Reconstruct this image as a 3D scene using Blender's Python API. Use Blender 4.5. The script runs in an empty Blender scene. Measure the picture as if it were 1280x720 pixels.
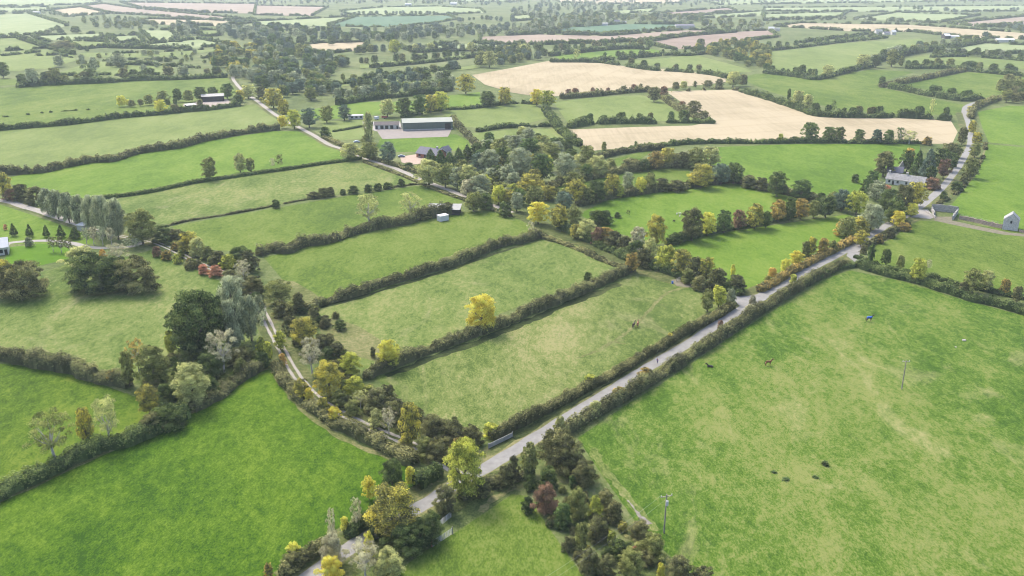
import bpy, bmesh, math, random
import numpy as np
from mathutils import Vector, Matrix

# ------------------------------------------------------------------ scene, camera, light
scene = bpy.context.scene
COL = scene.collection
CAM_H, F, YH = 100.0, 1100.0, -30.0        # drone height (m), focal length and horizon row of a 1280x720 frame
TH = math.atan((360 - YH) / F)
CT, ST = math.cos(TH), math.sin(TH)

def G(px, py, h=0.0):
    """ground point (x, y) seen at a pixel of the survey photograph, on the level z = h"""
    u, v = (px - 640) / F, (360 - py) / F
    dy, dz = CT + v * ST, -ST + v * CT
    t = (h - CAM_H) / dz
    return Vector((u * t, dy * t, h))

def ppm(y_world):
    """pixels per metre at ground distance y_world"""
    return F / (y_world * CT + CAM_H * ST)

def px_y(P, z):
    """image row of a point at height z over P"""
    dz = z - CAM_H
    d = P[1] * CT - dz * ST
    return 360 - F * (P[1] * ST + dz * CT) / d

cd = bpy.data.cameras.new('camera')
cd.sensor_width = 36.0; cd.lens = 36.0 * F / 1280; cd.clip_end = 60000; cd.clip_start = 0.5
cam = bpy.data.objects.new('camera', cd); COL.objects.link(cam)
cam.location = (0, 0, CAM_H); cam.rotation_euler = (math.pi / 2 - TH, 0, 0)
scene.camera = cam

world = bpy.data.worlds.new('World'); scene.world = world; world.use_nodes = True
nt = world.node_tree
sky = nt.nodes.new('ShaderNodeTexSky'); sky.sky_type = 'NISHITA'; sky.sun_disc = False
SUN_EL, SUN_AZ = math.radians(48), math.radians(-35)      # azimuth clockwise from +Y
sky.sun_elevation = SUN_EL; sky.sun_rotation = SUN_AZ
sky.air_density = 0.9; sky.dust_density = 4.0; sky.ozone_density = 0.5
nt.links.new(sky.outputs[0], nt.nodes['Background'].inputs[0])
nt.nodes['Background'].inputs[1].default_value = 0.15
sd = bpy.data.lights.new('sun', 'SUN'); sd.energy = 1.5; sd.angle = math.radians(14); sd.color = (1.0, 0.93, 0.83)
sun = bpy.data.objects.new('sun', sd); COL.objects.link(sun)
S = Vector((math.sin(SUN_AZ) * math.cos(SUN_EL), math.cos(SUN_AZ) * math.cos(SUN_EL), math.sin(SUN_EL)))
sun.rotation_euler = S.to_track_quat('Z', 'Y').to_euler(); sun.location = (0, 0, 300)
scene.view_settings.view_transform = 'Standard'; scene.view_settings.look = 'None'
scene.view_settings.exposure = 1.46; scene.view_settings.gamma = 1.0
scene.cycles.max_bounces = 5; scene.cycles.diffuse_bounces = 4; scene.cycles.transparent_max_bounces = 8
scene.cycles.use_denoising = True; scene.cycles.filter_width = 1.0

# ------------------------------------------------------------------ materials
MATS = {}
def mat_new(name):
    m = bpy.data.materials.new(name); m.use_nodes = True
    return m, m.node_tree, m.node_tree.nodes['Principled BSDF']

def N(nt, t, **kw):
    n = nt.nodes.new(t)
    for k, v in kw.items(): setattr(n, k, v)
    return n

def ramp(nt, fac, stops):
    r = N(nt, 'ShaderNodeValToRGB'); e = r.color_ramp.elements
    while len(e) < len(stops): e.new(0.5)
    for el, (p, c) in zip(e, stops):
        el.position = p; el.color = (*c, 1) if len(c) == 3 else c
    nt.links.new(fac, r.inputs[0]); return r.outputs[0]

def noise(nt, vec, scale, detail=3, rough=0.6, dist=0.0):
    n = N(nt, 'ShaderNodeTexNoise'); n.inputs['Scale'].default_value = scale
    n.inputs['Detail'].default_value = detail; n.inputs['Roughness'].default_value = rough
    n.inputs['Distortion'].default_value = dist
    nt.links.new(vec, n.inputs['Vector']); return n.outputs['Fac']

def world_vec(nt, scale=(1, 1, 1), rot=0.0):
    g = N(nt, 'ShaderNodeNewGeometry'); m = N(nt, 'ShaderNodeMapping')
    m.inputs['Scale'].default_value = scale; m.inputs['Rotation'].default_value = (0, 0, rot)
    nt.links.new(g.outputs['Position'], m.inputs['Vector']); return m.outputs[0]

def mixc(nt, fac, a, b, mode='MIX'):
    m = N(nt, 'ShaderNodeMix', data_type='RGBA', blend_type=mode)
    for s, v in ((m.inputs[0], fac), (m.inputs[6], a), (m.inputs[7], b)):
        if isinstance(v, (int, float)): s.default_value = v
        elif isinstance(v, tuple): s.default_value = (*v, 1)
        else: nt.links.new(v, s)
    return m.outputs[2]

GB = 0.80
def grass_mat(name, dark, mid, pale, amount=0.5, rot=0.5, stretch=0.45, seed=0.0, dry=None, fine=1.0):
    """sward: broad patches, tussocks of a few metres and single tufts, worn or dry spots"""
    if name in MATS: return MATS[name]
    m, nt, b = mat_new(name)
    v = world_vec(nt, (1, stretch, 1), rot); off = N(nt, 'ShaderNodeVectorMath', operation='ADD')
    off.inputs[1].default_value = (seed * 37, seed * 91, seed * 5); nt.links.new(v, off.inputs[0]); v = off.outputs[0]
    big = noise(nt, v, 0.016, 4, 0.6, 0.6); medium = noise(nt, v, 0.11, 4, 0.65, 0.4); small = noise(nt, v, 0.75, 3, 0.7)
    tuft = noise(nt, v, 2.6, 2, 0.7)
    a = N(nt, 'ShaderNodeMath', operation='MULTIPLY_ADD'); nt.links.new(big, a.inputs[0]); a.inputs[1].default_value = 1.0; a.inputs[2].default_value = -0.25
    c = N(nt, 'ShaderNodeMath', operation='MULTIPLY_ADD'); nt.links.new(medium, c.inputs[0]); c.inputs[1].default_value = 0.8; nt.links.new(a.outputs[0], c.inputs[2])
    d = N(nt, 'ShaderNodeMath', operation='MULTIPLY_ADD'); nt.links.new(small, d.inputs[0]); d.inputs[1].default_value = 0.95 * fine; nt.links.new(c.outputs[0], d.inputs[2])
    e = N(nt, 'ShaderNodeMath', operation='MULTIPLY_ADD'); nt.links.new(tuft, e.inputs[0]); e.inputs[1].default_value = 0.95 * fine; nt.links.new(d.outputs[0], e.inputs[2])
    f = N(nt, 'ShaderNodeMath', operation='SUBTRACT'); nt.links.new(e.outputs[0], f.inputs[0]); f.inputs[1].default_value = 0.95 * fine + 0.15 - 0.25 * (amount - 0.5)
    dark, mid, pale = [tuple(c * GB for c in x) for x in (dark, mid, pale)]
    col = ramp(nt, f.outputs[0], [(0.24, dark), (0.5, mid), (0.80, pale)])
    if dry:
        k = noise(nt, v, 0.06, 5, 0.7, 1.0)
        kk = ramp(nt, k, [(0.56, (0, 0, 0)), (0.7, (0.75, 0.75, 0.75))])
        kf = N(nt, 'ShaderNodeMath', operation='MULTIPLY'); nt.links.new(kk, kf.inputs[0]); nt.links.new(small, kf.inputs[1])
        col = mixc(nt, kf.outputs[0], col, dry)
    nt.links.new(col, b.inputs['Base Color'])
    b.inputs['Roughness'].default_value = 1.0; b.inputs['Specular IOR Level'].default_value = 0.1
    bp = N(nt, 'ShaderNodeBump'); bp.inputs['Strength'].default_value = 0.5; bp.inputs['Distance'].default_value = 0.5
    nt.links.new(d.outputs[0], bp.inputs['Height']); nt.links.new(bp.outputs[0], b.inputs['Normal'])
    MATS[name] = m; return m

def crop_mat(name, c1, c2, rot, seed=0, row=0.02):
    c1, c2 = tuple(c * .62 for c in c1), tuple(c * .66 for c in c2)
    """stubble or tilled soil: broad tone patches, faint drill rows and tramlines"""
    if name in MATS: return MATS[name]
    m, nt, b = mat_new(name)
    v = world_vec(nt, (1, 0.06, 1), rot); v2 = world_vec(nt, (1, 1, 1), rot + seed)
    f1 = noise(nt, v2, 0.012, 4, 0.6, 0.5); f2 = noise(nt, v, 0.35, 3, 0.6); f3 = noise(nt, v2, 0.5, 3, 0.7)
    a = N(nt, 'ShaderNodeMath', operation='MULTIPLY_ADD'); nt.links.new(f2, a.inputs[0]); a.inputs[1].default_value = 0.5; nt.links.new(f1, a.inputs[2])
    c = N(nt, 'ShaderNodeMath', operation='MULTIPLY_ADD'); nt.links.new(f3, c.inputs[0]); c.inputs[1].default_value = 0.3; nt.links.new(a.outputs[0], c.inputs[2])
    col = ramp(nt, c.outputs[0], [(0.68, c1), (1.08, c2)])
    w = N(nt, 'ShaderNodeTexWave', wave_type='BANDS', bands_direction='X'); w.inputs['Scale'].default_value = 0.012; w.inputs['Distortion'].default_value = 0.6
    w.inputs['Detail Scale'].default_value = 0.3
    nt.links.new(world_vec(nt, (1, 1, 1), rot), w.inputs['Vector'])
    wr = ramp(nt, w.outputs['Fac'], [(0.0, (0.94, 0.935, 0.92)), (0.12, (1, 1, 1))])
    col = mixc(nt, 1.0, col, wr, 'MULTIPLY')
    nt.links.new(col, b.inputs['Base Color']); b.inputs['Roughness'].default_value = 1.0; b.inputs['Specular IOR Level'].default_value = 0.1
    MATS[name] = m; return m

def plain_mat(name, col, rough=0.85, var=0.25, scale=0.8, metal=0.0, stretch=(1, 1, 1)):
    if name in MATS: return MATS[name]
    m, nt, b = mat_new(name)
    v = world_vec(nt, stretch); n = noise(nt, v, scale, 4, 0.7)
    c1 = tuple(c * (1 - var) for c in col); c2 = tuple(min(0.9, c * (1 + var)) for c in col)
    nt.links.new(ramp(nt, n, [(0.3, c1), (0.7, c2)]), b.inputs['Base Color'])
    b.inputs['Roughness'].default_value = rough; b.inputs['Metallic'].default_value = metal; b.inputs['Specular IOR Level'].default_value = 0.3
    MATS[name] = m; return m

def leaf_mat(name, c1, c2, c3):
    """foliage: leaf clumps differ in their own colour (attribute 'tone')"""
    if name in MATS: return MATS[name]
    m, nt, b = mat_new('leaves_' + name)
    at = N(nt, 'ShaderNodeAttribute', attribute_name='tone'); oi = N(nt, 'ShaderNodeObjectInfo')
    a = N(nt, 'ShaderNodeMath', operation='MULTIPLY_ADD'); nt.links.new(oi.outputs['Random'], a.inputs[0]); a.inputs[1].default_value = 0.22
    s = N(nt, 'ShaderNodeMath', operation='SUBTRACT'); nt.links.new(at.outputs['Fac'], s.inputs[0]); s.inputs[1].default_value = 0.11
    nt.links.new(s.outputs[0], a.inputs[2])
    col = ramp(nt, a.outputs[0], [(0.1, c1), (0.5, c2), (0.9, c3)])
    nt.links.new(col, b.inputs['Base Color']); b.inputs['Roughness'].default_value = 0.9; b.inputs['Specular IOR Level'].default_value = 0.12
    tr = N(nt, 'ShaderNodeBsdfTranslucent'); nt.links.new(col, tr.inputs[0])
    mx = N(nt, 'ShaderNodeMixShader'); mx.inputs[0].default_value = 0.3
    nt.links.new(b.outputs[0], mx.inputs[1]); nt.links.new(tr.outputs[0], mx.inputs[2])
    nt.links.new(mx.outputs[0], nt.nodes['Material Output'].inputs[0])
    MATS[name] = m; return m

LEAF = {  # colour word for labels, three tones
 'dark':   ('dark green', (.018,.028,.010), (.042,.064,.021), (.105,.132,.040)),
 'green':  ('deep green', (.025,.042,.016), (.05,.078,.026), (.10,.14,.04)),
 'blue':   ('blue-green', (.03,.045,.032), (.06,.085,.058), (.11,.145,.095)),
 'olive':  ('olive green', (.040,.048,.016), (.095,.108,.035), (.20,.21,.07)),
 'oy':     ('olive and yellow', (.055,.06,.022), (.14,.14,.045), (.34,.30,.05)),
 'yg':     ('yellow-green', (.07,.085,.02), (.19,.21,.04), (.38,.37,.07)),
 'yellow': ('bright yellow', (.16,.15,.03), (.42,.34,.05), (.62,.50,.09)),
 'gold':   ('golden yellow', (.16,.13,.02), (.38,.30,.04), (.55,.43,.08)),
 'orange': ('orange', (.13,.09,.03), (.33,.19,.05), (.50,.31,.08)),
 'oo':     ('olive and orange', (.050,.048,.022), (.13,.11,.040), (.34,.24,.06)),
 'russet': ('russet red-brown', (.040,.030,.020), (.10,.065,.042), (.20,.125,.075)),
 'red':    ('salmon red', (.08,.06,.03), (.28,.12,.075), (.40,.21,.13)),
 'brown':  ('dull brown', (.026,.029,.014), (.062,.065,.031), (.145,.150,.058)),
 'bro':    ('brown-olive', (.028,.031,.013), (.072,.076,.032), (.17,.165,.065)),
 'silver': ('silvery grey-green', (.062,.074,.040), (.140,.158,.092), (.26,.28,.17)),
 'pale':   ('pale straw-grey', (.10,.095,.06), (.20,.19,.12), (.33,.32,.2)),
 'py':     ('pale yellow-green', (.09,.10,.04), (.20,.21,.085), (.36,.36,.14)),
}
LB = 2.15
for k, v in LEAF.items(): leaf_mat(k, *[tuple(min(.75, x * LB) for x in c) for c in v[1:]])

# ------------------------------------------------------------------ helpers
def tag(o, label=None, cat=None, group=None, kind=None):
    if label: o['label'] = label
    if cat: o['category'] = cat
    if group: o['group'] = group
    if kind: o['kind'] = kind
    return o

def empty(name, loc, rz=0.0, sc=(1, 1, 1)):
    o = bpy.data.objects.new(name, None); COL.objects.link(o); o.empty_display_size = 0.5
    o.location = loc; o.rotation_euler = (0, 0, rz); o.scale = sc
    return o

def link(name, me, parent=None, loc=(0, 0, 0)):
    o = bpy.data.objects.new(name, me); COL.objects.link(o)
    o.location = loc
    if parent: o.parent = parent
    return o

def mesh_np(name, V, Q, tone=None, mats=(), mi=None):
    """V (n,3), Q (m,4) quads, built with foreach_set"""
    me = bpy.data.meshes.new(name); n, m = len(V), len(Q)
    me.vertices.add(n); me.vertices.foreach_set('co', np.asarray(V, np.float32).ravel())
    me.loops.add(m * 4); me.loops.foreach_set('vertex_index', np.asarray(Q, np.int32).ravel())
    me.polygons.add(m); me.polygons.foreach_set('loop_start', np.arange(0, m * 4, 4, dtype=np.int32))
    if mi is not None: me.polygons.foreach_set('material_index', np.asarray(mi, np.int32))
    me.update(calc_edges=True)
    if tone is not None:
        a = me.attributes.new('tone', 'FLOAT', 'FACE'); a.data.foreach_set('value', np.asarray(tone, np.float32))
    for x in mats: me.materials.append(x)
    return me

def vn(x, seed):
    """1-D value noise in -1..1"""
    r = np.random.RandomState(seed).uniform(-1, 1, 4096)
    i = np.floor(x).astype(int); f = x - i; f = f * f * (3 - 2 * f)
    return r[i % 4096] * (1 - f) + r[(i + 1) % 4096] * f

def leaves(P, Nrm, size, rs, flat=0.6):
    """one small bent-less quad per point, facing roughly along its normal"""
    n = len(P)
    d = Nrm + rs.normal(0, flat, (n, 3)); d /= np.linalg.norm(d, axis=1)[:, None] + 1e-9
    t = np.cross(d, rs.normal(0, 1, (n, 3))); t /= np.linalg.norm(t, axis=1)[:, None] + 1e-9
    b = np.cross(d, t); s = (size * rs.uniform(0.6, 1.3, n))[:, None] * 0.5
    k = rs.uniform(0.5, 1.0, n)[:, None]
    V = np.stack([P - t * s, P - b * s * k, P + t * s, P + b * s * k], 1).reshape(-1, 3)
    return V, np.arange(4 * n).reshape(n, 4)

def join(parts):
    Vs, Qs, Ts, o = [], [], [], 0
    for V, Q, T in parts:
        Vs.append(V); Qs.append(Q + o); Ts.append(T); o += len(V)
    return np.concatenate(Vs), np.concatenate(Qs), np.concatenate(Ts)

SEED = [11]
def nseed():
    SEED[0] += 1; return SEED[0]

# ------------------------------------------------------------------ hedges
def smooth_path(pts):
    P = [np.array([p[0], p[1]]) for p in pts]
    out = []
    for i in range(len(P) - 1):
        a, b = P[i], P[i + 1]; p0 = P[max(0, i - 1)]; p3 = P[min(len(P) - 1, i + 2)]
        for k in range(5):
            t = k / 5
            out.append(0.5 * ((2 * a) + (b - p0) * t + (2 * p0 - 5 * a + 4 * b - p3) * t * t + (3 * a - p0 - 3 * b + p3) * t ** 3))
    out.append(P[-1]); return np.array(out)

def hedge_geo(path, w, h, leaf, gap=0.0, rough=1.0):
    """one hedgerow along a ground path: an uneven twiggy body under thousands of leaf sprays"""
    sd = nseed(); rs = np.random.RandomState(sd)
    P = smooth_path(path); seg = np.linalg.norm(np.diff(P, axis=0), axis=1); cum = np.concatenate([[0], np.cumsum(seg)]); L = cum[-1]
    def at(s):
        x = np.interp(s, cum, P[:, 0]); y = np.interp(s, cum, P[:, 1])
        e = 0.5; dx = np.interp(s + e, cum, P[:, 0]) - np.interp(s - e, cum, P[:, 0]); dy = np.interp(s + e, cum, P[:, 1]) - np.interp(s - e, cum, P[:, 1])
        n = np.hypot(dx, dy) + 1e-9
        return x, y, -dy / n, dx / n
    k = max(h, 1.5)
    def hb(s): return 1 + rough * (0.24 * vn(s / (k * 3.0), sd) + 0.55 * (0.42 - np.abs(vn(s / (k * 0.95), sd + 1))) + 0.16 * (0.4 - np.abs(vn(s / (k * .38), sd + 2))))
    def wb(s, ph): return 1 + rough * (0.18 * vn(s / (k * 1.8) + 31 * np.sign(np.cos(ph)), sd + 3) + 0.40 * (0.42 - np.abs(vn(s / (k * .8) + 9 * np.sign(np.cos(ph)), sd + 9))) + 0.16 * vn(s / (k * .4) + ph * 2.1, sd + 4))
    def lv_(s): return np.clip(((vn(s / (k * 2.2), sd + 7) * 0.5 + 0.5 + 0.12 * vn(s / (k * .8), sd + 8)) - gap) / 0.16, 0, 1) ** 0.6
    def live(s): return lv_(s) > 0.12
    n = int(L * (w + 2 * h) * 1.55 / (leaf * leaf * 0.6)); n = max(40, min(n, 140000))
    s = rs.uniform(0, L, n); ph = np.arccos(rs.uniform(-1, 1, n)) 
    ok = live(s) if gap > 0 else np.ones(n, bool); s, ph = s[ok], ph[ok]; n = len(s)
    x, y, nx, ny = at(s); c, sn = np.cos(ph), np.sin(ph)
    lat = 0.5 * w * np.sign(c) * np.abs(c) ** 0.6 * wb(s, ph); zz = h * np.abs(sn) ** 0.55 * hb(s)
    r = rs.uniform(0.80, 1.12, n)
    end = np.clip(np.minimum(s, L - s) / (0.4 * w) + 0.35, 0, 1)
    if gap > 0: g_ = lv_(s); lat = lat * (0.5 + 0.5 * g_); zz = zz * g_
    lat = lat * r * end; zz = np.maximum(0.05, zz * r * (0.4 + 0.6 * end))
    Pp = np.stack([x + nx * lat, y + ny * lat, zz], 1)
    Nn = np.stack([nx * c, ny * c, 0.3 + sn], 1)
    V, Q = leaves(Pp, Nn, leaf, rs, 0.55)
    T = 0.5 + 0.26 * vn(s / (k * 2.2), sd + 5) + 0.20 * vn(s / (k * .6) + ph, sd + 6) + rs.normal(0, 0.28, n)
    T = T + 0.35 * np.clip(vn(s / 9.0, sd + 12) - 0.35, 0, 1)
    parts = [(V, Q, T)]
    # body
    ds = max(0.9, leaf * 1.6); m = max(3, int(L / ds)); ss = np.linspace(0.15 * w, L - 0.15 * w, m); A = 7
    x, y, nx, ny = at(ss); lv = live(ss) if gap > 0 else np.ones(m, bool)
    ring = []
    for j in range(A):
        a = math.pi * j / (A - 1); c, sn = math.cos(a), math.sin(a)
        pa = np.full(m, a)
        la = 0.5 * w * (math.copysign(abs(c) ** 0.6, c) if abs(c) > 1e-6 else 0) * wb(ss, pa) * 0.8; z = h * abs(sn) ** 0.55 * hb(ss) * 0.82
        if gap > 0: g_ = lv_(ss); la = la * (0.5 + 0.5 * g_); z = z * g_
        z = np.where(lv, z, -0.4)
        ring.append(np.stack([x + nx * la, y + ny * la, z - (0.1 if j in (0, A - 1) else 0)], 1))
    R = np.stack(ring, 1).reshape(-1, 3); q = []
    for i in range(m - 1):
        if not (lv[i] and lv[i + 1]): continue
        for j in range(A - 1):
            a = i * A + j; q.append((a, a + 1, a + A + 1, a + A))
    if q:
        q = np.array(q); parts.append((R, q, np.clip(rs.normal(0.3, 0.1, len(q)), 0, 1)))
    return join(parts)

NH = [0]
HS, WS = 0.86, 0.86
def hedge(label, px, w=3.5, h=3.0, col='bro', gap=0.0, rough=1.25, group=None, leafk=1.0, ground=False):
    h *= HS; w *= WS
    pts = [G(x, y, 0 if ground else h * 0.45) for x, y in px]
    ym = sorted(p[1] for p in pts)[len(pts) // 2]
    s = ppm(max(60, min(p[1] for p in pts) * .5 + ym * .5)) * 0.8
    leaf = min(max(0.34, 1.35 / s) * leafk, 0.5 * h)
    V, Q, T = hedge_geo(pts, w, h, leaf, gap, rough)
    c = V.mean(0); c[2] = 0
    me = mesh_np('hedge', V - c, Q, T, [MATS[col]])
    o = link('hedge', me, None, c)
    NH[0] += 1
    return tag(o, label, 'hedge', group)

# ------------------------------------------------------------------ trees
def crown_geo(kind, lod, seed):
    """crown in a unit box: z 0..1, radius 0.5; leaf clumps on many small boughs"""
    rs = np.random.RandomState(seed)
    size = (0.028, 0.048, 0.08, 0.14)[lod]; tot = (17000, 6200, 2200, 620)[lod]
    if kind == 'sparse': tot = int(tot * 0.45); size *= 0.8
    nb = {'round': 84, 'bush': 64, 'tall': 60, 'cone': 90, 'sparse': 50}[kind]
    if lod == 3: nb = nb // 2
    B = []
    lobes = rs.uniform(0, 2 * math.pi, 4)
    while len(B) < nb:
        i_ = len(B); a = i_ * 2.39996 + rs.uniform(-.35, .35); t = (i_ + rs.uniform(0, 1)) / nb; r = math.sqrt(rs.uniform(0.3, 1)) if i_ % 3 else math.sqrt(rs.uniform(0.02, .4))
        wob = 1 + 0.16 * math.sin(2 * a + lobes[0]) + 0.12 * math.sin(3 * a + lobes[1]) + 0.1 * math.sin(5 * t * 2 + lobes[2])
        if kind == 'round':
            z = 0.13 + 0.78 * t; R = 0.40 * math.sqrt(max(0.02, 1 - ((z - 0.48) / 0.47) ** 2)) * wob; rb = rs.uniform(0.07, 0.14)
        elif kind == 'sparse':
            z = 0.3 + 0.62 * t; R = 0.40 * math.sqrt(max(0.02, 1 - ((z - 0.6) / 0.42) ** 2)) * wob; rb = rs.uniform(0.06, 0.12)
        elif kind == 'bush':
            t = t ** 1.25; z = 0.06 + 0.78 * t; R = 0.40 * math.sqrt(max(0.03, 1 - ((z - 0.2) / 0.70) ** 2)) * wob; rb = rs.uniform(0.08, 0.15)
        elif kind == 'tall':
            z = 0.12 + 0.8 * t; R = 0.36 * (max(0.03, math.sin(math.pi * (0.1 + 0.86 * t))) ** 0.6) * wob; rb = rs.uniform(0.07, 0.12)
        else:
            t = t ** 1.5; z = 0.1 + 0.84 * t; R = 0.42 * min(1, 6 * t + .6) * (1 - t) ** 0.75 + 0.01; rb = 0.05 + 0.07 * (1 - t); r = math.sqrt(rs.uniform(0.4, 1))
        B.append((math.cos(a) * R * r, math.sin(a) * R * r, z, rb, rs.normal(0, 1)))
    per = tot // nb; out = []
    for (x, y, z, rb, tn) in B:
        n = int(per * rs.uniform(0.7, 1.3) * (rb / 0.11) ** 1.2)
        d = rs.normal(0, 1, (n, 3)); d /= np.linalg.norm(d, axis=1)[:, None]
        low = d[:, 2] < -0.35; d[low, 2] *= -0.6
        zs = {'tall': 1.9, 'cone': 0.9, 'sparse': 0.8}.get(kind, 0.75)
        p = np.array([x, y, z]) + d * np.array([rb, rb, rb * zs]) * (rs.uniform(0.6, 1.06, n) + (rs.uniform(0, 1, n) > .9) * rs.uniform(0, .3, n))[:, None]
        p[:, 2] = np.clip(p[:, 2], 0.0, 1.02)
        V, Q = leaves(p, d, size, rs, 0.5)
        out.append((V, Q, np.clip(0.5 + 0.22 * tn + rs.normal(0, 0.27, n), 0, 1)))
    return join(out)

def trunk_geo(kind, seed):
    rs = np.random.RandomState(seed); out = []
    def limb(a, b, r0, r1, k=6):
        a, b = np.array(a, float), np.array(b, float); mid = (a + b) / 2 + rs.normal(0, 0.02, 3)
        V = []; d = (b - a) / np.linalg.norm(b - a); t = np.cross(d, (0.3, 0.9, 0.1)); t /= np.linalg.norm(t); bb = np.cross(d, t)
        for c, r in ((a, r0), (mid, (r0 + r1) / 2), (b, r1)):
            for j in range(k):
                an = 2 * math.pi * j / k; V.append(c + r * (math.cos(an) * t + math.sin(an) * bb))
        Q = [(i * k + j, i * k + (j + 1) % k, (i + 1) * k + (j + 1) % k, (i + 1) * k + j) for i in range(2) for j in range(k)]
        out.append((np.array(V), np.array(Q), np.full(len(Q), 0.5)))
    top = {'round': 0.5, 'sparse': 0.5, 'tall': 0.75, 'cone': 0.9}.get(kind, 0.4)
    r = 0.036 if kind != 'cone' else 0.03
    limb((0, 0, -0.02), (0.01, 0, top * 0.55), r, r * 0.72); limb((0.01, 0, top * 0.53), (0.0, 0.02, top * 1.2), r * 0.7, r * 0.25)
    nl = 4 if kind in ('round', 'tall', 'cone') else 9
    for i in range(nl):
        a = i * 2.4 + rs.uniform(0, 1); z0 = top * rs.uniform(0.4, 0.8); rr = rs.uniform(0.2, 0.36)
        limb((0, 0, z0), (math.cos(a) * rr, math.sin(a) * rr, min(0.92, z0 + rs.uniform(0.22, 0.42))), r * 0.45, r * 0.1, 4)
    return join(out)

TW = plain_mat('bark', (0.13, 0.115, 0.09), 0.95, 0.3, 3.0)
TWB = plain_mat('birch_bark', (0.42, 0.40, 0.36), 0.9, 0.3, 3.0)
LIBC, LIBT, GEO = {}, {}, {}
def crown_mesh(kind, lod, var):
    k = (kind, lod, var)
    if k not in LIBC:
        GEO[k] = crown_geo(kind, lod, 100 + hash((len(kind), lod, var)) % 1000 + 17 * var)
        LIBC[k] = mesh_np('crown', *GEO[k], mats=[MATS['olive']])
    return LIBC[k]
def trunk_mesh(kind, var):
    k = (kind, var)
    if k not in LIBT: LIBT[k] = mesh_np('trunk', *trunk_geo(kind, 5 + var), mats=[TW])
    return LIBT[k]

TREES = []     # (place, P, W, H, kind, col)
def T(place, items):
    """explicit plants: (x, row of top, row of base, width in px, kind, colour)"""
    for (x, yt, yb, wpx, kind, col) in items:
        P = G(x, yb); s = ppm(P[1])
        lo, hi = 0.5, 45.0
        for _ in range(30):
            m = (lo + hi) / 2
            if px_y(P, m) > yt: lo = m
            else: hi = m
        W = wpx / s
        P = P + Vector((0, min(W, 8) * 0.3, 0))
        TREES.append((place, P, W * 1.06, lo * 0.97, kind, col))

def row(place, px, n, h=(7, 11), cols=('dark', 'olive'), wk=(0.8, 1.2), kinds=('round',), jit=2.0, seed=1):
    rs = random.Random(seed * 7 + n); P = smooth_path([G(x, y) for x, y in px])
    seg = np.linalg.norm(np.diff(P, axis=0), axis=1); cum = np.concatenate([[0], np.cumsum(seg)])
    for i in range(n):
        s = (i + rs.uniform(-0.6, 1.6)) / n * cum[-1]; s = min(max(s, 0), cum[-1])
        hh = rs.uniform(*h)
        TREES.append((place, Vector((np.interp(s, cum, P[:, 0]) + rs.uniform(-jit, jit), np.interp(s, cum, P[:, 1]) + rs.uniform(-jit, jit), 0)),
                      hh * rs.uniform(*wk), hh, rs.choice(kinds), rs.choice(cols)))

def inside(p, poly):
    c = False; j = len(poly) - 1
    for i in range(len(poly)):
        a, b = poly[i], poly[j]
        if (a[1] > p[1]) != (b[1] > p[1]) and p[0] < (b[0] - a[0]) * (p[1] - a[1]) / (b[1] - a[1]) + a[0]: c = not c
        j = i
    return c

def area(place, px, n, h=(8, 13), cols=('dark', 'olive', 'blue'), wk=(0.8, 1.2), kinds=('round',), seed=3):
    rs = random.Random(seed + n); poly = [G(x, y) for x, y in px]
    x0, x1 = min(p[0] for p in poly), max(p[0] for p in poly); y0, y1 = min(p[1] for p in poly), max(p[1] for p in poly)
    k = 0; tries = 0
    while k < n and tries < 60000:
        tries += 1
        p = (rs.uniform(x0, x1), rs.uniform(y0, y1))
        if not inside(p, poly): continue
        hh = rs.uniform(*h); k += 1
        TREES.append((place, Vector((*p, 0)), hh * rs.uniform(*wk), hh, rs.choice(kinds), rs.choice(cols)))

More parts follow.
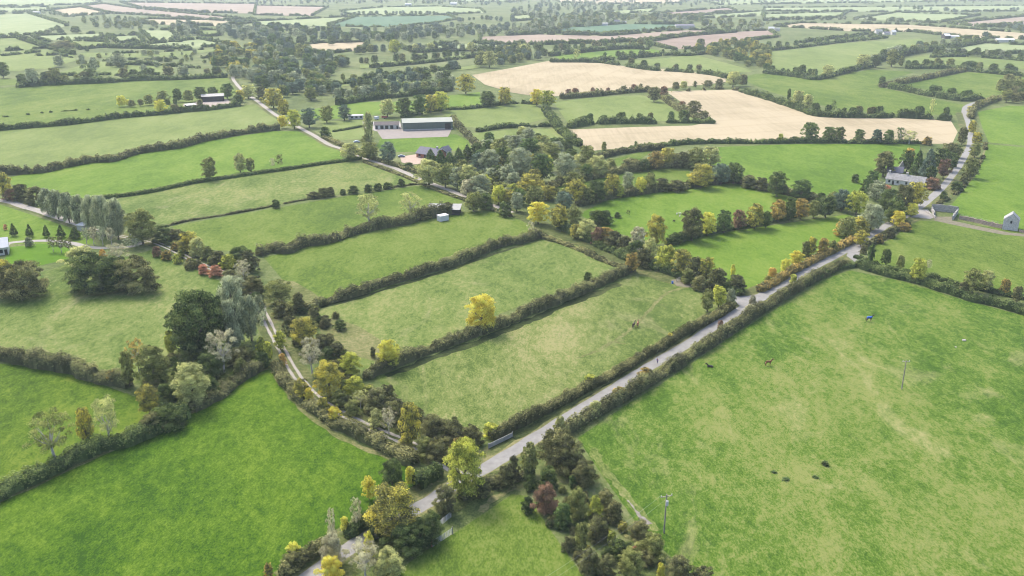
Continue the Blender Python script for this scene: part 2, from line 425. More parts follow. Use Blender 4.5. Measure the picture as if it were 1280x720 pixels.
KW = {'round': ('tree', 'broadleaf tree'), 'sparse': ('tree', 'thin-leaved tree'), 'tall': ('tree', 'upright tree'), 'cone': ('tree', 'conifer'), 'bush': ('bush', 'bush')}
NAME = {'round': 'broadleaf_tree', 'sparse': 'thin_leaved_tree', 'tall': 'upright_tree', 'cone': 'conifer_tree', 'bush': 'bush'}
def build_trees():
    def pxw(t): return t[2] * ppm(t[1][1])
    def area_px(t): return pxw(t) * t[3] * ppm(t[1][1])
    def vis(t):
        s = ppm(t[1][1]); x = 640 + t[1][0] * s
        return -10 - pxw(t) / 2 < x < 1290 + pxw(t) / 2 and px_y(t[1], t[3]) < 724 and px_y(t[1], 0) > -1
    order = sorted([t for t in TREES if vis(t)], key=area_px, reverse=True)
    keep, rest, nt_, nb_ = [], [], 0, 0
    for t in order:
        if t[4] == 'bush':
            if nb_ < 280: keep.append(t); nb_ += 1
            else: rest.append(t)
        elif nt_ < 290: keep.append(t); nt_ += 1
        else: rest.append(t)
    groups = {}
    for t in keep:
        size = 'tall ' if t[3] > 14 else 'small ' if (t[3] < 5 and t[4] != 'bush') or t[3] < 2.2 else 'wide ' if t[2] > 1.5 * t[3] and t[2] > 6 else ''
        groups.setdefault((size + LEAF[t[5]][0] + ' ' + KW[t[4]][1], t[0]), []).append(t)
    OR = ['', 'first', 'second', 'third', 'fourth', 'fifth', 'sixth', 'seventh', 'eighth', 'ninth', 'tenth', '11th', '12th', '13th', '14th', '15th', '16th', '17th', '18th', '19th', '20th']
    for (desc, place), L in groups.items():
        if desc.endswith('bush'): desc_pl = desc + 'es'
        else: desc_pl = desc + 's'
        L.sort(key=lambda t: t[1][0] / (t[1][1] + 46))
        for i, t in enumerate(L):
            if len(L) == 1: lab = f'{desc} {place}'
            elif len(L) == 2: lab = f'{("left", "right")[i]} of two {desc_pl} {place}'
            else: lab = f'{OR[i + 1] if i < 20 else str(i + 1) + "th"} {desc} from the left {place}'
            if len(lab.split()) > 16: lab = lab.replace(' broadleaf', '').replace(' upright', '')
            _, P, W, H, kind, col = t
            w = pxw(t); lod = 0 if w > 30 else 1 if w > 15 else 2 if w > 8 else 3
            var = nseed() % 4; rz = random.Random(nseed()).uniform(0, 6.28)
            cat = 'bush' if kind == 'bush' else 'tree'
            if kind == 'bush' :
                o = link('bush', crown_mesh(kind, lod, var), None, P); o.scale = (W, W, H); o.rotation_euler = (0, 0, rz)
                o.material_slots[0].link = 'OBJECT'; o.material_slots[0].material = MATS[col]
                tag(o, lab, 'bush', 'bushes ' + place)
            else:
                r = empty(NAME[kind], P, rz, (W, W, H)); tag(r, lab, 'tree', 'trees ' + place)
                c = link('crown', crown_mesh(kind, lod, var), r)
                c.material_slots[0].link = 'OBJECT'; c.material_slots[0].material = MATS[col]
                k = link('trunk', trunk_mesh(kind, var), r)
                if kind == 'sparse':
                    k.material_slots[0].link = 'OBJECT'; k.material_slots[0].material = TWB
    # the many smaller trees beyond: one mass
    if rest:
        cols = sorted(LEAF); parts = []; MI = []
        for t in rest:
            _, P, W, H, kind, col = t; var = nseed() % 4; lod = 2 if pxw(t) > 7 else 3
            crown_mesh(kind, lod, var); V, Q, Tn = GEO[(kind, lod, var)]
            a = random.Random(nseed()).uniform(0, 6.28); ca, sa = math.cos(a), math.sin(a)
            X = np.stack([(V[:, 0] * ca - V[:, 1] * sa) * W + P[0], (V[:, 0] * sa + V[:, 1] * ca) * W + P[1], V[:, 2] * H], 1)
            parts.append((X, Q, Tn)); MI.append(np.full(len(Q), cols.index(col)))
        V, Q, Tn = join(parts)
        o = link('distant_woodland', mesh_np('distant_woodland', V, Q, Tn, [MATS[c] for c in cols], np.concatenate(MI)))
        tag(o, 'scattered small trees of the far hedgerows and woods fading into haze', 'woodland', kind='stuff')
    print('TREES individuals', nt_, 'bushes', nb_, 'rest', len(rest), 'hedges', NH[0])

# ------------------------------------------------------------------ ground sheets
def sheet(name, pts, z, mat, kind='structure', label=None, cat=None):
    me = bpy.data.meshes.new(name); me.from_pydata([(p[0], p[1], z) for p in pts], [], [list(range(len(pts)))])
    if me.polygons[0].normal.z < 0: me.flip_normals()
    me.materials.append(mat); o = link(name, me); tag(o, label, cat, kind=kind); return o

def strip(name, px, w, z, mat, w1=None, kind='structure', label=None, cat=None, off=0.0, wob=0.0):
    """flat ribbon of width w (m) along a surveyed line"""
    P = smooth_path([G(x, y) for x, y in px]); n = len(P); V = []
    d = np.gradient(P, axis=0); d /= np.linalg.norm(d, axis=1)[:, None]; nn = np.stack([-d[:, 1], d[:, 0]], 1)
    rs = np.random.RandomState(nseed())
    for i in range(n):
        ww = w + (w1 - w) * i / (n - 1) if w1 else w
        a = P[i] + nn[i] * (off + ww / 2 + rs.uniform(-wob, wob)); b = P[i] + nn[i] * (off - ww / 2 + rs.uniform(-wob, wob))
        V += [(a[0], a[1], z), (b[0], b[1], z)]
    me = bpy.data.meshes.new(name); me.from_pydata(V, [], [(2 * i, 2 * i + 1, 2 * i + 3, 2 * i + 2) for i in range(n - 1)])
    if me.polygons[0].normal.z < 0: me.flip_normals()
    me.materials.append(mat); o = link(name, me); tag(o, label, cat, kind=kind); return o
# ------------------------------------------------------------------ land: one sheet to the horizon, then fields, lanes
g_base = grass_mat('rough_grass', (.060,.092,.026), (.112,.150,.045), (.19,.205,.095), 0.5, 0.3, 0.8)
GM = {
 'rich':  grass_mat('rich_pasture', (.023,.066,.003), (.056,.120,.005), (.112,.178,.016), 0.45, 0.5, 0.6, 1),
 'rich2': grass_mat('rich_pasture_two', (.028,.066,.003), (.064,.122,.007), (.124,.176,.020), 0.5, 0.9, 0.6, 2),
 'bright':grass_mat('bright_pasture', (.062,.128,.009), (.104,.186,.018), (.154,.224,.036), 0.5, 0.2, 0.5, 3, fine=.8),
 'mid':   grass_mat('mid_pasture', (.053,.100,.011), (.098,.156,.020), (.158,.200,.048), 0.5, 0.6, 0.5, 4),
 'pale':  grass_mat('pale_pasture', (.058,.104,.016), (.118,.170,.038), (.212,.230,.082), 0.5, 0.4, 0.5, 5, dry=(.22,.205,.11)),
 'pale2': grass_mat('worn_pasture', (.058,.100,.016), (.122,.166,.040), (.235,.238,.098), 0.56, 0.8, 0.5, 6, dry=(.24,.215,.12)),
 'mixed': grass_mat('tussocky_pasture', (.032,.082,.006), (.080,.146,.016), (.178,.206,.060), 0.5, -0.4, 0.55, 7, dry=(.27,.25,.12), fine=0.95),
 'soft':  grass_mat('soft_pasture', (.108,.155,.040), (.152,.205,.055), (.202,.240,.086), 0.5, 0.2, 0.4, 8, fine=.7),
 'lawn':  grass_mat('lawn', (.070,.160,.006), (.086,.186,.008), (.122,.212,.018), 0.5, 0.2, 0.9, 9, fine=.6),
 'teal':  grass_mat('root_crop', (.060,.125,.070), (.085,.160,.090), (.110,.190,.105), 0.5, 0.2, 0.4, 10, fine=.6),
 'verge': grass_mat('verge_grass', (.045,.065,.018), (.090,.115,.035), (.190,.180,.080), 0.5, 0.2, 1, 11),
 'dryv':  grass_mat('dry_verge', (.070,.095,.024), (.140,.155,.055), (.240,.225,.105), 0.55, 0.2, 1, 12),
 'straw': crop_mat('stubble', (.37,.315,.195), (.49,.42,.275), 0.35),
 'straw2':crop_mat('stubble_two', (.38,.325,.205), (.49,.42,.28), 1.2),
 'pink':  crop_mat('tilled_soil', (.31,.245,.185), (.38,.31,.24), 0.5),
 'brown': crop_mat('bare_soil', (.28,.215,.17), (.34,.27,.215), 0.5),
 'paleg': grass_mat('bleached_grass', (.18,.235,.10), (.235,.29,.135), (.29,.33,.17), 0.5, 0.2, 0.4, 13, fine=.6),
}
sheet('ground', [(-16000, -400), (16000, -400), (16000, 26000), (-16000, 26000)], 0.0, g_base)
sheet('ground', [(-16000, 26000), (16000, 26000), (16000, 26001), (-16000, 26001)], -0.5, g_base)

NF = [0]
def field(kind, px, label=None):
    NF[0] += 1; pts = [G(x, y) for x, y in px]
    far = sum(p[1] for p in pts) / len(pts)
    o = sheet('field', pts, (0.02 + 0.0035 * (NF[0] % 12)) if far < 900 else 0.10 + 0.02 * (NF[0] % 20), GM[kind])
    return pts
# near and middle
field('rich', [(-30,633),(80,585),(150,556),(250,505),(318,466),(341,461),(356,488),(392,522),(440,556),(520,588),(540,600),(500,640),(430,668),(330,735),(-60,735)])
field('rich2', [(-30,452),(60,460),(120,478),(180,500),(205,515),(190,540),(120,572),(0,612),(-30,620)])
field('pale', [(-30,360),(0,352),(60,338),(85,330),(170,318),(190,312),(250,340),(310,368),(332,410),(250,470),(160,480),(120,466),(60,452),(-30,440)])
field('lawn', [(2,335),(12,309),(60,304),(90,311),(95,322),(45,333)])
field('bright', [(-30,246),(50,272),(110,292),(120,305),(-30,305)])
field('mid', [(284,470),(330,425),(340,440),(335,452),(320,456)])
field('pale', [(395,384),(470,362),(560,336),(690,296),(735,312),(782,336),(700,364),(600,402),(500,448),(460,470),(440,455),(412,430)])
field('pale2', [(470,472),(560,436),(640,404),(700,382),(792,344),(835,350),(878,360),(905,372),(918,384),(890,401),(852,421),(830,435),(775,468),(740,486),(702,506),(665,526),(618,552),(590,548),(565,536),(520,512),(490,495)])
field('mixed', [(722,548),(780,508),(830,478),(900,430),(960,392),(1030,350),(1062,338),(1130,352),(1200,374),(1300,400),(1300,735),(880,735),(800,660),(750,590)])
field('mid', [(470,740),(500,712),(530,690),(566,668),(602,644),(640,618),(660,620),(672,640),(700,680),(740,735)])
field('mid', [(1080,330),(1100,300),(1150,276),(1200,278),(1262,288),(1300,292),(1300,378),(1220,362),(1160,348),(1110,338)])
field('bright', [(1182,264),(1205,238),(1222,215),(1232,180),(1300,186),(1300,290),(1250,282),(1200,272)])
field('bright', [(1222,140),(1262,132),(1300,134),(1300,184),(1236,178),(1228,160)])
field('bright', [(838,308),(865,296),(920,288),(1060,268),(1095,282),(1060,302),(1000,322),(945,360),(925,362),(880,334)])
field('bright', [(722,268),(760,250),(860,232),(915,228),(965,240),(1005,250),(960,270),(900,284),(850,298),(820,306),(775,292)])
field('bright', [(862,198),(890,184),(1000,180),(1150,180),(1150,196),(1105,215),(1090,238),(1060,250),(1010,240),(940,224),(915,212)])
field('mid', [(680,236),(720,226),(790,213),(862,208),(862,228),(800,236),(745,240)])
field('mid', [(756,202),(800,190),(816,188),(800,200),(770,208)])
field('bright', [(0,224),(70,210),(130,197),(190,186),(260,176),(340,164),(372,164),(436,190),(440,196),(400,204),(330,212),(250,224),(180,238),(140,246),(60,250)])
field('pale', [(145,250),(200,238),(290,222),(420,204),(450,201),(500,215),(530,230),(440,240),(380,251),(300,264),(215,280),(185,280),(150,262)])
field('mid', [(215,283),(300,268),(380,254),(440,244),(525,232),(585,246),(560,266),(500,276),(440,290),(330,316),(255,312),(225,296)])
field('mid', [(330,322),(405,304),(480,286),(560,268),(612,262),(655,276),(680,290),(620,308),(520,340),(440,366),(395,380),(360,358)])
field('soft', [(-30,164),(60,156),(160,144),(260,136),(325,130),(352,150),(345,160),(280,168),(200,181),(130,195),(60,210),(-30,218)])
field('mid', [(-30,112),(30,108),(100,103),(200,99),(290,97),(300,112),(286,125),(230,136),(140,148),(60,156),(-30,163)])
field('straw', [(590,94),(640,85),(687,76),(740,78),(800,85),(850,88),(907,96),(907,103),(860,108),(800,113),(730,117),(680,122),(640,116),(606,106)])
field('straw2', [(832,114),(917,112),(960,125),(1020,145),(1100,147),(1188,150),(1197,165),(1190,180),(1100,179),(960,178),(860,179),(800,183),(735,189),(712,162),(790,159),(865,157),(895,151),(862,135)])
field('soft', [(692,128),(740,122),(800,119),(840,128),(866,145),(880,150),(800,152),(712,157)])
field('soft', [(548,138),(600,133),(667,129),(688,147),(660,154),(600,160),(575,158)])
field('soft', [(585,167),(640,162),(692,161),(712,180),(660,188),(606,186)])
field('bright', [(476,172),(570,168),(585,176),(590,187),(540,190),(490,190),(470,185)])
field('bright', [(548,121),(600,115),(602,131),(548,136)])
field('bright', [(370,140),(440,128),(545,126),(545,134),(450,146),(400,150)])
field('soft', [(400,152),(455,150),(465,172),(420,176)])
# middle distance strips
FAR = [
 ('soft', [(398,105),(470,98),(560,88),(600,80),(600,85),(500,98),(420,110)]),
 ('soft', [(450,80),(540,74),(600,66),(600,70),(520,80),(450,86)]),
 ('straw', [(352,60),(400,54),(460,53),(455,62),(405,68)]),
 ('teal', [(410,33),(445,21),(560,20),(572,24),(545,29),(495,34)]),
 ('paleg', [(318,27),(443,21),(408,33),(318,33)]),
 ('pink', [(320,7),(410,9),(390,20),(318,19)]),
 ('paleg', [(425,14),(480,9),(545,8),(600,11),(606,16),(540,19),(440,19)]),
 ('teal', [(672,41),(715,34),(780,30),(865,31),(840,37),(755,44)]),
 ('pink', [(600,46),(672,43),(760,45),(850,38),(895,38),(880,43),(800,52),(690,56),(600,56)]),
 ('brown', [(800,54),(890,41),(960,38),(975,46),(900,56),(880,62),(835,61)]),
 ('bright', [(687,69),(750,64),(815,61),(835,66),(750,75),(700,74)]),
 ('soft', [(780,77),(870,69),(930,85),(940,90),(905,92),(830,84)]),
 ('soft', [(935,68),(1000,61),(1060,54),(1150,48),(1158,53),(1090,75),(1050,88),(1020,95),(975,90),(945,80)]),
 ('mid', [(925,98),(945,92),(1020,98),(1088,87),(1145,90),(1108,100),(1105,110),(1165,124),(1212,132),(1200,144),(1130,143),(1060,138),(1000,126),(960,114)]),
 ('mid', [(1122,106),(1210,90),(1300,98),(1300,118),(1240,125),(1175,115)]),
 ('soft', [(1130,74),(1160,69),(1300,77),(1300,87),(1200,85),(1140,80)]),
 ('paleg', [(1175,64),(1230,54),(1300,58),(1300,66),(1210,69)]),
 ('straw', [(967,33),(1000,29),(1135,31),(1300,43),(1300,50),(1200,47),(1140,40),(1060,39)]),
 ('pink', [(1185,30),(1300,19),(1300,29),(1230,34)]),
 ('paleg', [(1067,24),(1120,16),(1225,19),(1170,29)]),
 ('paleg', [(955,18),(1060,15),(1050,22),(955,26)]),
 ('paleg', [(955,10),(1300,7),(1300,14),(1120,15),(955,14)]),
 ('brown', [(810,18),(910,10),(920,14),(850,21)]),
 ('paleg', [(750,15),(820,10),(815,15),(770,17)]),
 ('paleg', [(870,20),(955,14),(952,20),(880,23)]),
 ('paleg', [(-20,19),(35,17),(85,32),(50,43),(-20,47)]),
 ('soft', [(-20,49),(25,47),(62,60),(-20,66)]),
 ('paleg', [(40,45),(125,42),(130,48),(50,51)]),
 ('soft', [(82,52),(132,49),(136,59),(100,62)]),
 ('paleg', [(135,46),(172,44),(180,52),(148,54)]),
 ('paleg', [(175,38),(212,38),(224,48),(190,51)]),
 ('soft', [(250,38),(273,38),(275,45),(252,46)]),
 ('paleg', [(135,60),(210,53),(250,49),(290,57),(210,62)]),
 ('soft', [(95,66),(200,66),(290,60),(225,71),(110,72)]),
 ('soft', [(-20,68),(60,62),(90,66),(95,76),(60,86),(-20,92)]),
 ('soft', [(60,97),(110,78),(190,76),(220,86),(190,94)]),
 ('mid', [(-20,99),(28,98),(26,106),(-20,108)]),
 ('straw', [(62,13),(100,9),(140,17),(82,21)]),
 ('pink', [(100,8),(130,5),(180,12),(320,25),(250,24),(180,19),(140,17)]),
 ('pink', [(150,3),(320,5),(318,17),(250,16),(175,10)]),
 ('straw', [(172,24),(250,25),(320,28),(275,33),(178,30)]),
 ('paleg', [(-20,0),(110,-4),(128,4),(90,6),(-20,9)]),
 ('paleg', [(-20,11),(60,9),(60,14),(-20,16)]),
 ('straw', [(690,-2),(860,-3),(850,4),(760,5),(700,3)]),
 ('paleg', [(560,-3),(680,-3),(640,3),(570,2)]),
 ('paleg', [(880,2),(1000,-4),(1300,-6),(1300,0),(1100,3),(900,6)]),
 ('straw2',[(150,-5),(330,-6),(320,-1),(180,0)]),
 ('paleg', [(340,-6),(540,-6),(520,-2),(360,-1)]),
 ('paleg', [(500,60),(600,54),(660,58),(600,63),(520,66)]),
 ('paleg', [(640,20),(668,18),(665,25),(640,27)]),
]
FARP = [(k, px, field(k, px)) for k, px in FAR]
# a few shallow bands of farmland beyond the frame's top edge
for i, (k, a, b, c, d) in enumerate([('paleg', -500, -9, 300, -14), ('straw', 420, -9, 760, -13), ('paleg', 820, -9, 1400, -13), ('paleg', 1300, 20, 1900, 6), ('soft', -700, 60, -60, 20)]):
    field(k, [(a, b), (c, b), (c, d), (a, d)] if i < 3 else [(a, b), (c, b - 2), (c, d), (a, d + 3)])

# ------------------------------------------------------------------ roads and lanes
m_road, nt_, b_ = mat_new('worn_tarmac')
v_ = world_vec(nt_); 
b_.inputs['Roughness'].default_value = 0.9
col_ = ramp(nt_, noise(nt_, v_, 0.5, 5, 0.7), [(0.3, (.145,.145,.138)), (0.7, (.215,.214,.205))])
nt_.links.new(col_, b_.inputs['Base Color'])
m_gravel = plain_mat('gravel', (.25,.235,.21), 1.0, 0.3, 1.2)
m_mud = plain_mat('mud', (.135,.125,.085), 1.0, 0.3, 0.6)
m_drive = plain_mat('pale_gravel_drive', (.25,.24,.225), 1.0, 0.15, 1.2)
ROAD = [(370,733),(397,714),(430,690),(468,666),(500,648),(535,628),(575,603),(612,582),(655,556),(700,528),(740,503),(780,478),(821,453),(865,427),(900,403),(927,387),(950,371),(975,358),(1010,338),(1050,317),(1085,296),(1110,281),(1135,268),(1155,255),(1177,235),(1195,213),(1206,195),(1213,178),(1211,157),(1206,141)]
strip('verge', ROAD, 13.0, 0.066, GM['verge'], wob=0.7)
strip('verge', ROAD, 4.9, 0.0725, GM['dryv'], wob=0.4)
strip('road', ROAD, 3.6, 0.077, m_road, wob=0.16)
strip('road', [(1206,141),(1209,133),(1225,127),(1252,122),(1300,116)], 5.0, 0.09, m_road)
sheet('road', [G(*p) for p in [(915,370),(935,370),(962,366),(960,374),(942,381),(930,388),(922,380)]], 0.079, m_road)
sheet('road', [G(*p) for p in [(1062,311),(1078,303),(1082,306),(1074,318),(1082,326),(1072,330),(1058,320)]], 0.079, m_road)
sheet('road', [G(*p) for p in [(1138,272),(1150,262),(1160,262),(1168,272),(1162,274),(1148,272)]], 0.079, m_drive)
LANE = [(-40,247),(10,252),(28,258),(50,264),(80,274),(120,288),(160,297),(187,301),(215,312),(250,330),(287,344),(312,360),(325,382),(334,402),(345,424),(352,437),(368,466),(385,487),(402,502),(427,517),(452,530),(475,540),(500,550),(530,563),(556,580),(580,598)]
strip('track', LANE, 7.5, 0.064, GM['verge'], wob=0.4)
strip('track', LANE, 0.85, 0.082, m_gravel, off=0.85, wob=0.15)
strip('track', LANE, 0.85, 0.082, m_gravel, off=-0.85, wob=0.15)
strip('track', [(-40,247),(10,252),(28,258),(50,264),(80,274),(100,281)], 4.5, 0.087, m_gravel, wob=0.3)
LANE3 = [(291,96),(292,100),(298,108),(308,117),(321,126),(345,144),(375,160),(397,172),(412,181),(430,187),(460,199),(495,211),(527,225),(557,236),(580,245),(617,257),(640,266),(668,277),(690,288),(740,309),(780,326),(810,340),(845,351),(880,357),(915,368)]
strip('track', LANE3, 8.5, 0.064, GM['verge'], wob=0.4)
strip('lane', LANE3[:17], 3.4, 0.084, m_gravel, wob=0.2)
strip('track', LANE3[16:], 4.0, 0.084, GM['verge'], wob=0.3)
strip('path', [(5,308),(12,304),(30,302),(60,301),(90,304),(110,309),(137,310),(165,308),(178,303)], 3.0, 0.083, m_drive)
sheet('yard', [G(*p) for p in [(470,162),(565,161),(560,171),(478,174)]], 0.085, plain_mat('riding_sand', (.20,.18,.165), 1.0, 0.12, 0.3))
sheet('yard', [G(*p) for p in [(453,152),(500,152),(503,162),(470,164),(455,160)]], 0.080, m_drive)
sheet('yard', [G(*p) for p in [(500,196),(520,193),(545,196),(538,204),(512,206),(502,203)]], 0.080, plain_mat('brown_gravel', (.32,.25,.20), 1.0, 0.2, 0.8))
sheet('yard', [G(*p) for p in [(228,131),(250,127),(284,124),(290,130),(262,134),(235,137)]], 0.080, plain_mat('pink_hardcore', (.25,.215,.19), 1.0, 0.2, 0.8))
sheet('yard', [G(*p) for p in [(1166,271),(1192,271),(1190,276),(1262,291),(1300,294),(1300,298),(1250,293),(1200,283),(1168,276)]], 0.081, m_mud)
sheet('yard', [G(*p) for p in [(838,350),(862,347),(880,353),(868,360),(846,358)]], 0.088, m_mud)
strip('path', [(860,358),(835,366),(820,378),(806,394),(796,404),(780,418),(768,426),(745,438),(722,448)], 1.3, 0.068, GM['dryv'], w1=0.5, wob=0.4)
strip('path', [(775,430),(768,427),(755,436),(735,444)], 0.6, 0.071, GM['dryv'], wob=0.2)
strip('path', [(782,430),(768,428)], 0.6, 0.072, GM['dryv'])
# bleached edges where the mower and plough stop short of the hedge
strip('verge', [(-20,636),(80,590),(150,557),(220,524),(262,505),(300,476),(330,461)], 1.6, 0.070, GM['dryv'], wob=0.35)
strip('verge', [(345,470),(360,492),(392,524),(440,554),(500,577),(535,594)], 1.5, 0.070, GM['dryv'], wob=0.35)
strip('verge', [(1140,262),(1182,252),(1200,236),(1216,222),(1226,203),(1232,185)], 1.2, 0.070, GM['dryv'], wob=0.3)
strip('verge', [(1060,304),(1100,304),(1140,278),(1158,272)], 1.2, 0.070, GM['dryv'], wob=0.3)
strip('verge', [(740,560),(752,580),(772,606),(796,636),(822,664)], 2.0, 0.070, GM['pale2'], wob=0.5)
strip('verge', [(784,626),(800,645),(811,656)], 0.3, 0.073, plain_mat('grey_stony_soil', (.17,.16,.14), 1.0, .3, 1.0), w1=1.5, wob=0.3)
strip('verge', [(600,640),(620,622),(655,605)], 1.5, 0.070, GM['dryv'], wob=0.4)

g_dark = grass_mat('dark_grass_and_shade', (.020,.034,.010), (.042,.062,.018), (.085,.100,.035), 0.5, 0.2, 1, 15)  # rough margin grass, with hedge-foot shade put into its dark colour
g_rush = grass_mat('rushy_patch', (.045,.070,.030), (.090,.110,.058), (.150,.150,.095), 0.5, 0.2, 1, 16)
strip('verge', [(482,470),(520,456),(560,440),(600,427),(640,410),(668,398),(705,382),(740,369),(775,355)], 3.0, 0.062, g_dark, wob=0.7)  # dark ribbon painting the shadowed ditch band along the paddock hedge
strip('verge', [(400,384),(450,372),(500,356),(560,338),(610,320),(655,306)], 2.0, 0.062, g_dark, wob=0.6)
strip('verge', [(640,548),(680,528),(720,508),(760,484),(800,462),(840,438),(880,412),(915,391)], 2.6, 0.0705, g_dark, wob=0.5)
sheet('verge', [G(*p) for p in [(392,398),(420,398),(448,408),(474,424),(486,442),(470,452),(448,446),(426,436),(406,424)]], 0.063, GM['dryv'])
sheet('verge', [G(*p) for p in [(344,350),(368,352),(392,366),(404,376),(386,382),(362,374)]], 0.063, GM['dryv'])
# ------------------------------------------------------------------ hedges, near to far
H = hedge
H('long dull brown hedge along the near side of the straight road', [(684,556),(710,534),(752,508),(780,494),(815,472),(852,450),(877,434),(915,410),(938,394),(965,377),(988,364),(1012,350),(1036,337),(1060,327)], 3.8, 3.1, 'brown')
H('long clipped dark green hedge along the far side of the straight road', [(612,546),(640,532),(665,520),(702,500),(740,480),(775,462),(802,445),(830,430),(852,416),(890,397),(916,381)], 3.0, 2.6, 'bro', rough=.9)
H('brown hedge between the yellow-tree paddock and the horse paddock', [(455,470),(476,460),(510,445),(545,432),(570,423),(596,414),(620,405),(642,397),(665,386),(702,372),(727,363),(752,351),(776,341),(792,334)], 4.0, 3.0, 'brown')
H('brown hedge along the far side of the yellow-tree paddock', [(383,383),(405,376),(425,370),(447,364),(480,352),(507,345),(532,337),(557,330),(582,321),(607,311),(632,302),(655,299),(675,291)], 4.2, 3.3, 'brown')
H('bushy brown hedge running up to the tin sheds', [(322,315),(340,308),(360,310),(382,301),(405,299),(440,288),(465,282),(490,278),(510,274),(530,268),(565,263)], 5.5, 4.6, 'brown', rough=1.2)
H('thin broken brown hedge crossing the pale pasture', [(205,283),(237,275),(287,267),(320,261),(345,256),(370,251),(395,247)], 1.8, 0.9, 'brown', .15)
H('low ragged hedge stub beyond the round bush in the pale pasture', [(480,236),(500,232),(528,229)], 1.8, 1.0, 'brown', .1)
H('low clipped dark hedge below the three pasture trees', [(113,248),(150,244),(187,239),(225,231),(250,226),(287,221),(320,216),(357,211),(395,205),(425,201),(452,197)], 3.0, 2.0, 'dark', rough=.5)
H('tall brown hedge along the top of the bright pasture', [(-20,216),(0,214),(30,213),(55,211),(82,205),(115,199),(140,198),(162,191),(185,186),(225,181),(250,174),(287,167),(320,162),(350,159)], 5.5, 4.6, 'brown', rough=1.2)
H('dark hedge running below the roadside farmyard', [(-20,161),(0,160),(37,157),(75,154),(112,150),(150,145),(187,142),(225,138),(262,135),(300,130)], 5.0, 4.2, 'dark', rough=1.1)
H('large dark hedge with trees on the skyline side of the big soft green field', [(20,107),(55,104),(100,102),(130,101),(175,98),(225,97),(262,95),(285,94)], 8, 5.5, 'dark', rough=1.1)
H('low broken dark scrub line across the far left pasture', [(0,146),(30,143),(50,141),(85,138),(105,137),(130,136)], 3, 1.2, 'dark', .6)
H('brown hedge on the far side of the lower left green field', [(-20,438),(0,442),(20,446),(45,451),(82,457),(105,465),(130,471),(162,478)], 4.5, 4.0, 'brown', rough=1.3)
H('thick dark hedge along the upper edge of the rich green corner field', [(-20,622),(0,614),(25,601),(50,590),(87,573),(120,557),(150,550),(180,540),(205,526),(235,512)], 5.5, 3.4, 'dark', rough=1.1)
H('dark brown hedge climbing to the corner of the rich green field', [(238,510),(262,498),(287,480),(305,468),(325,455)], 4.0, 3.0, 'brown')
H('olive hedge on the field side of the gravel lane', [(344,455),(357,476),(371,491),(392,508),(420,527),(448,541),(470,551),(495,564),(520,578)], 4.0, 2.6, 'bro')
H('dark hedge between the rich green field and the tarmac road', [(518,606),(535,596),(550,586)], 4.0, 3.0, 'dark')
H('ragged hedge beside the road at the bottom of the photo', [(350,716),(370,701),(395,686),(420,674)], 3.6, 2.6, 'bro')
H('dark hedge stub beside the road between the two yellow-green trees', [(432,668),(442,662),(470,646)], 3.4, 2.6, 'dark')
H('dark hedge on the near side of the lane leading to the right edge', [(1070,329),(1092,336),(1110,341),(1147,350),(1185,362),(1222,373),(1255,381),(1290,391)], 4.2, 2.8, 'dark')
H('thin dark hedge on the far side of the lane leading to the right edge', [(1068,320),(1090,328),(1122,338),(1160,345),(1200,355),(1240,364),(1290,374)], 2.6, 1.6, 'dark')
H('clipped dark hedge curving round the road junction into the near field', [(1008,352),(1030,342),(1046,334),(1068,331)], 2.6, 2.2, 'dark', rough=.5)
H('low scrubby brown hedge between the road and the bottom centre field', [(572,622),(592,612),(615,603),(640,596),(660,590)], 3.4, 1.9, 'brown', .1, 1.4)
H('autumn hedge along the far side of the road below the orange bushes', [(948,362),(972,350),(996,336),(1022,322),(1046,310),(1070,298)], 3.6, 2.6, 'oo')
H('brown hedge on the near side of the road beside the cottage bend', [(1082,308),(1100,298),(1118,288),(1136,278)], 3, 2.0, 'brown')
H('low hedge along the field edge of the road beyond the ruin', [(1172,254),(1188,246),(1200,236),(1212,222),(1222,208),(1230,192),(1232,178)], 2.8, 1.5, 'bro', .4)
H('hedge with autumn trees between the two bright paddocks behind the road', [(835,303),(865,294),(905,284),(940,278),(975,271),(1005,264),(1040,258),(1068,253)], 5, 3.5, 'dark', rough=1.1)
H('brown hedge along the far side of the sheep paddock', [(722,254),(765,244),(815,237),(852,232),(890,227),(925,223)], 4.5, 4, 'bro', rough=1.1)
H('brown hedge rising to the right of the sheep paddock', [(925,224),(945,230),(965,236),(990,240),(1012,246),(1040,250),(1070,252)], 5, 4.2, 'brown', rough=1.1)
H('dark hedge under the tree row below the large stubble field', [(770,188),(832,180),(880,177),(960,177),(1035,176),(1085,177),(1135,177),(1165,178)], 5, 3, 'dark')
H('hedge below the wood beside the narrow middle paddock', [(690,230),(730,222),(770,214),(800,208),(840,206),(865,207)], 5, 4, 'bro', rough=1.2)
H('hedge between the brown middle scrub and the large stubble field', [(745,196),(770,190),(800,186),(830,184)], 5, 4, 'brown', rough=1.2)
H('dull green hedge beside the grassy green lane', [(664,286),(680,296),(700,302),(725,311),(750,323),(770,331),(790,338)], 3.4, 1.6, 'bro')
H('thick hedge below the trees on the far side of the green lane', [(700,282),(735,298),(765,312),(800,326),(830,336),(862,348),(900,358),(930,366)], 5, 3, 'dark', rough=1.2)
H('dark hedge running down between the two soft green paddocks', [(680,134),(690,148),(700,161),(714,173),(726,180)], 7, 5, 'dark', rough=1.1)
H('broken dark hedge below the soft green island paddock', [(710,157),(740,152),(775,151),(815,151),(852,150),(895,151)], 6, 5, 'dark', .1, 1.3)
H('brown hedge between the soft green paddock and the upper stubble field', [(700,121),(740,118),(770,115),(790,113),(812,112)], 5, 5, 'brown', .05, 1.3)
H('thick brown hedge down the right side of the island paddock', [(812,112),(828,120),(845,132),(862,141),(882,149)], 7, 5, 'brown', 0, 1.3)
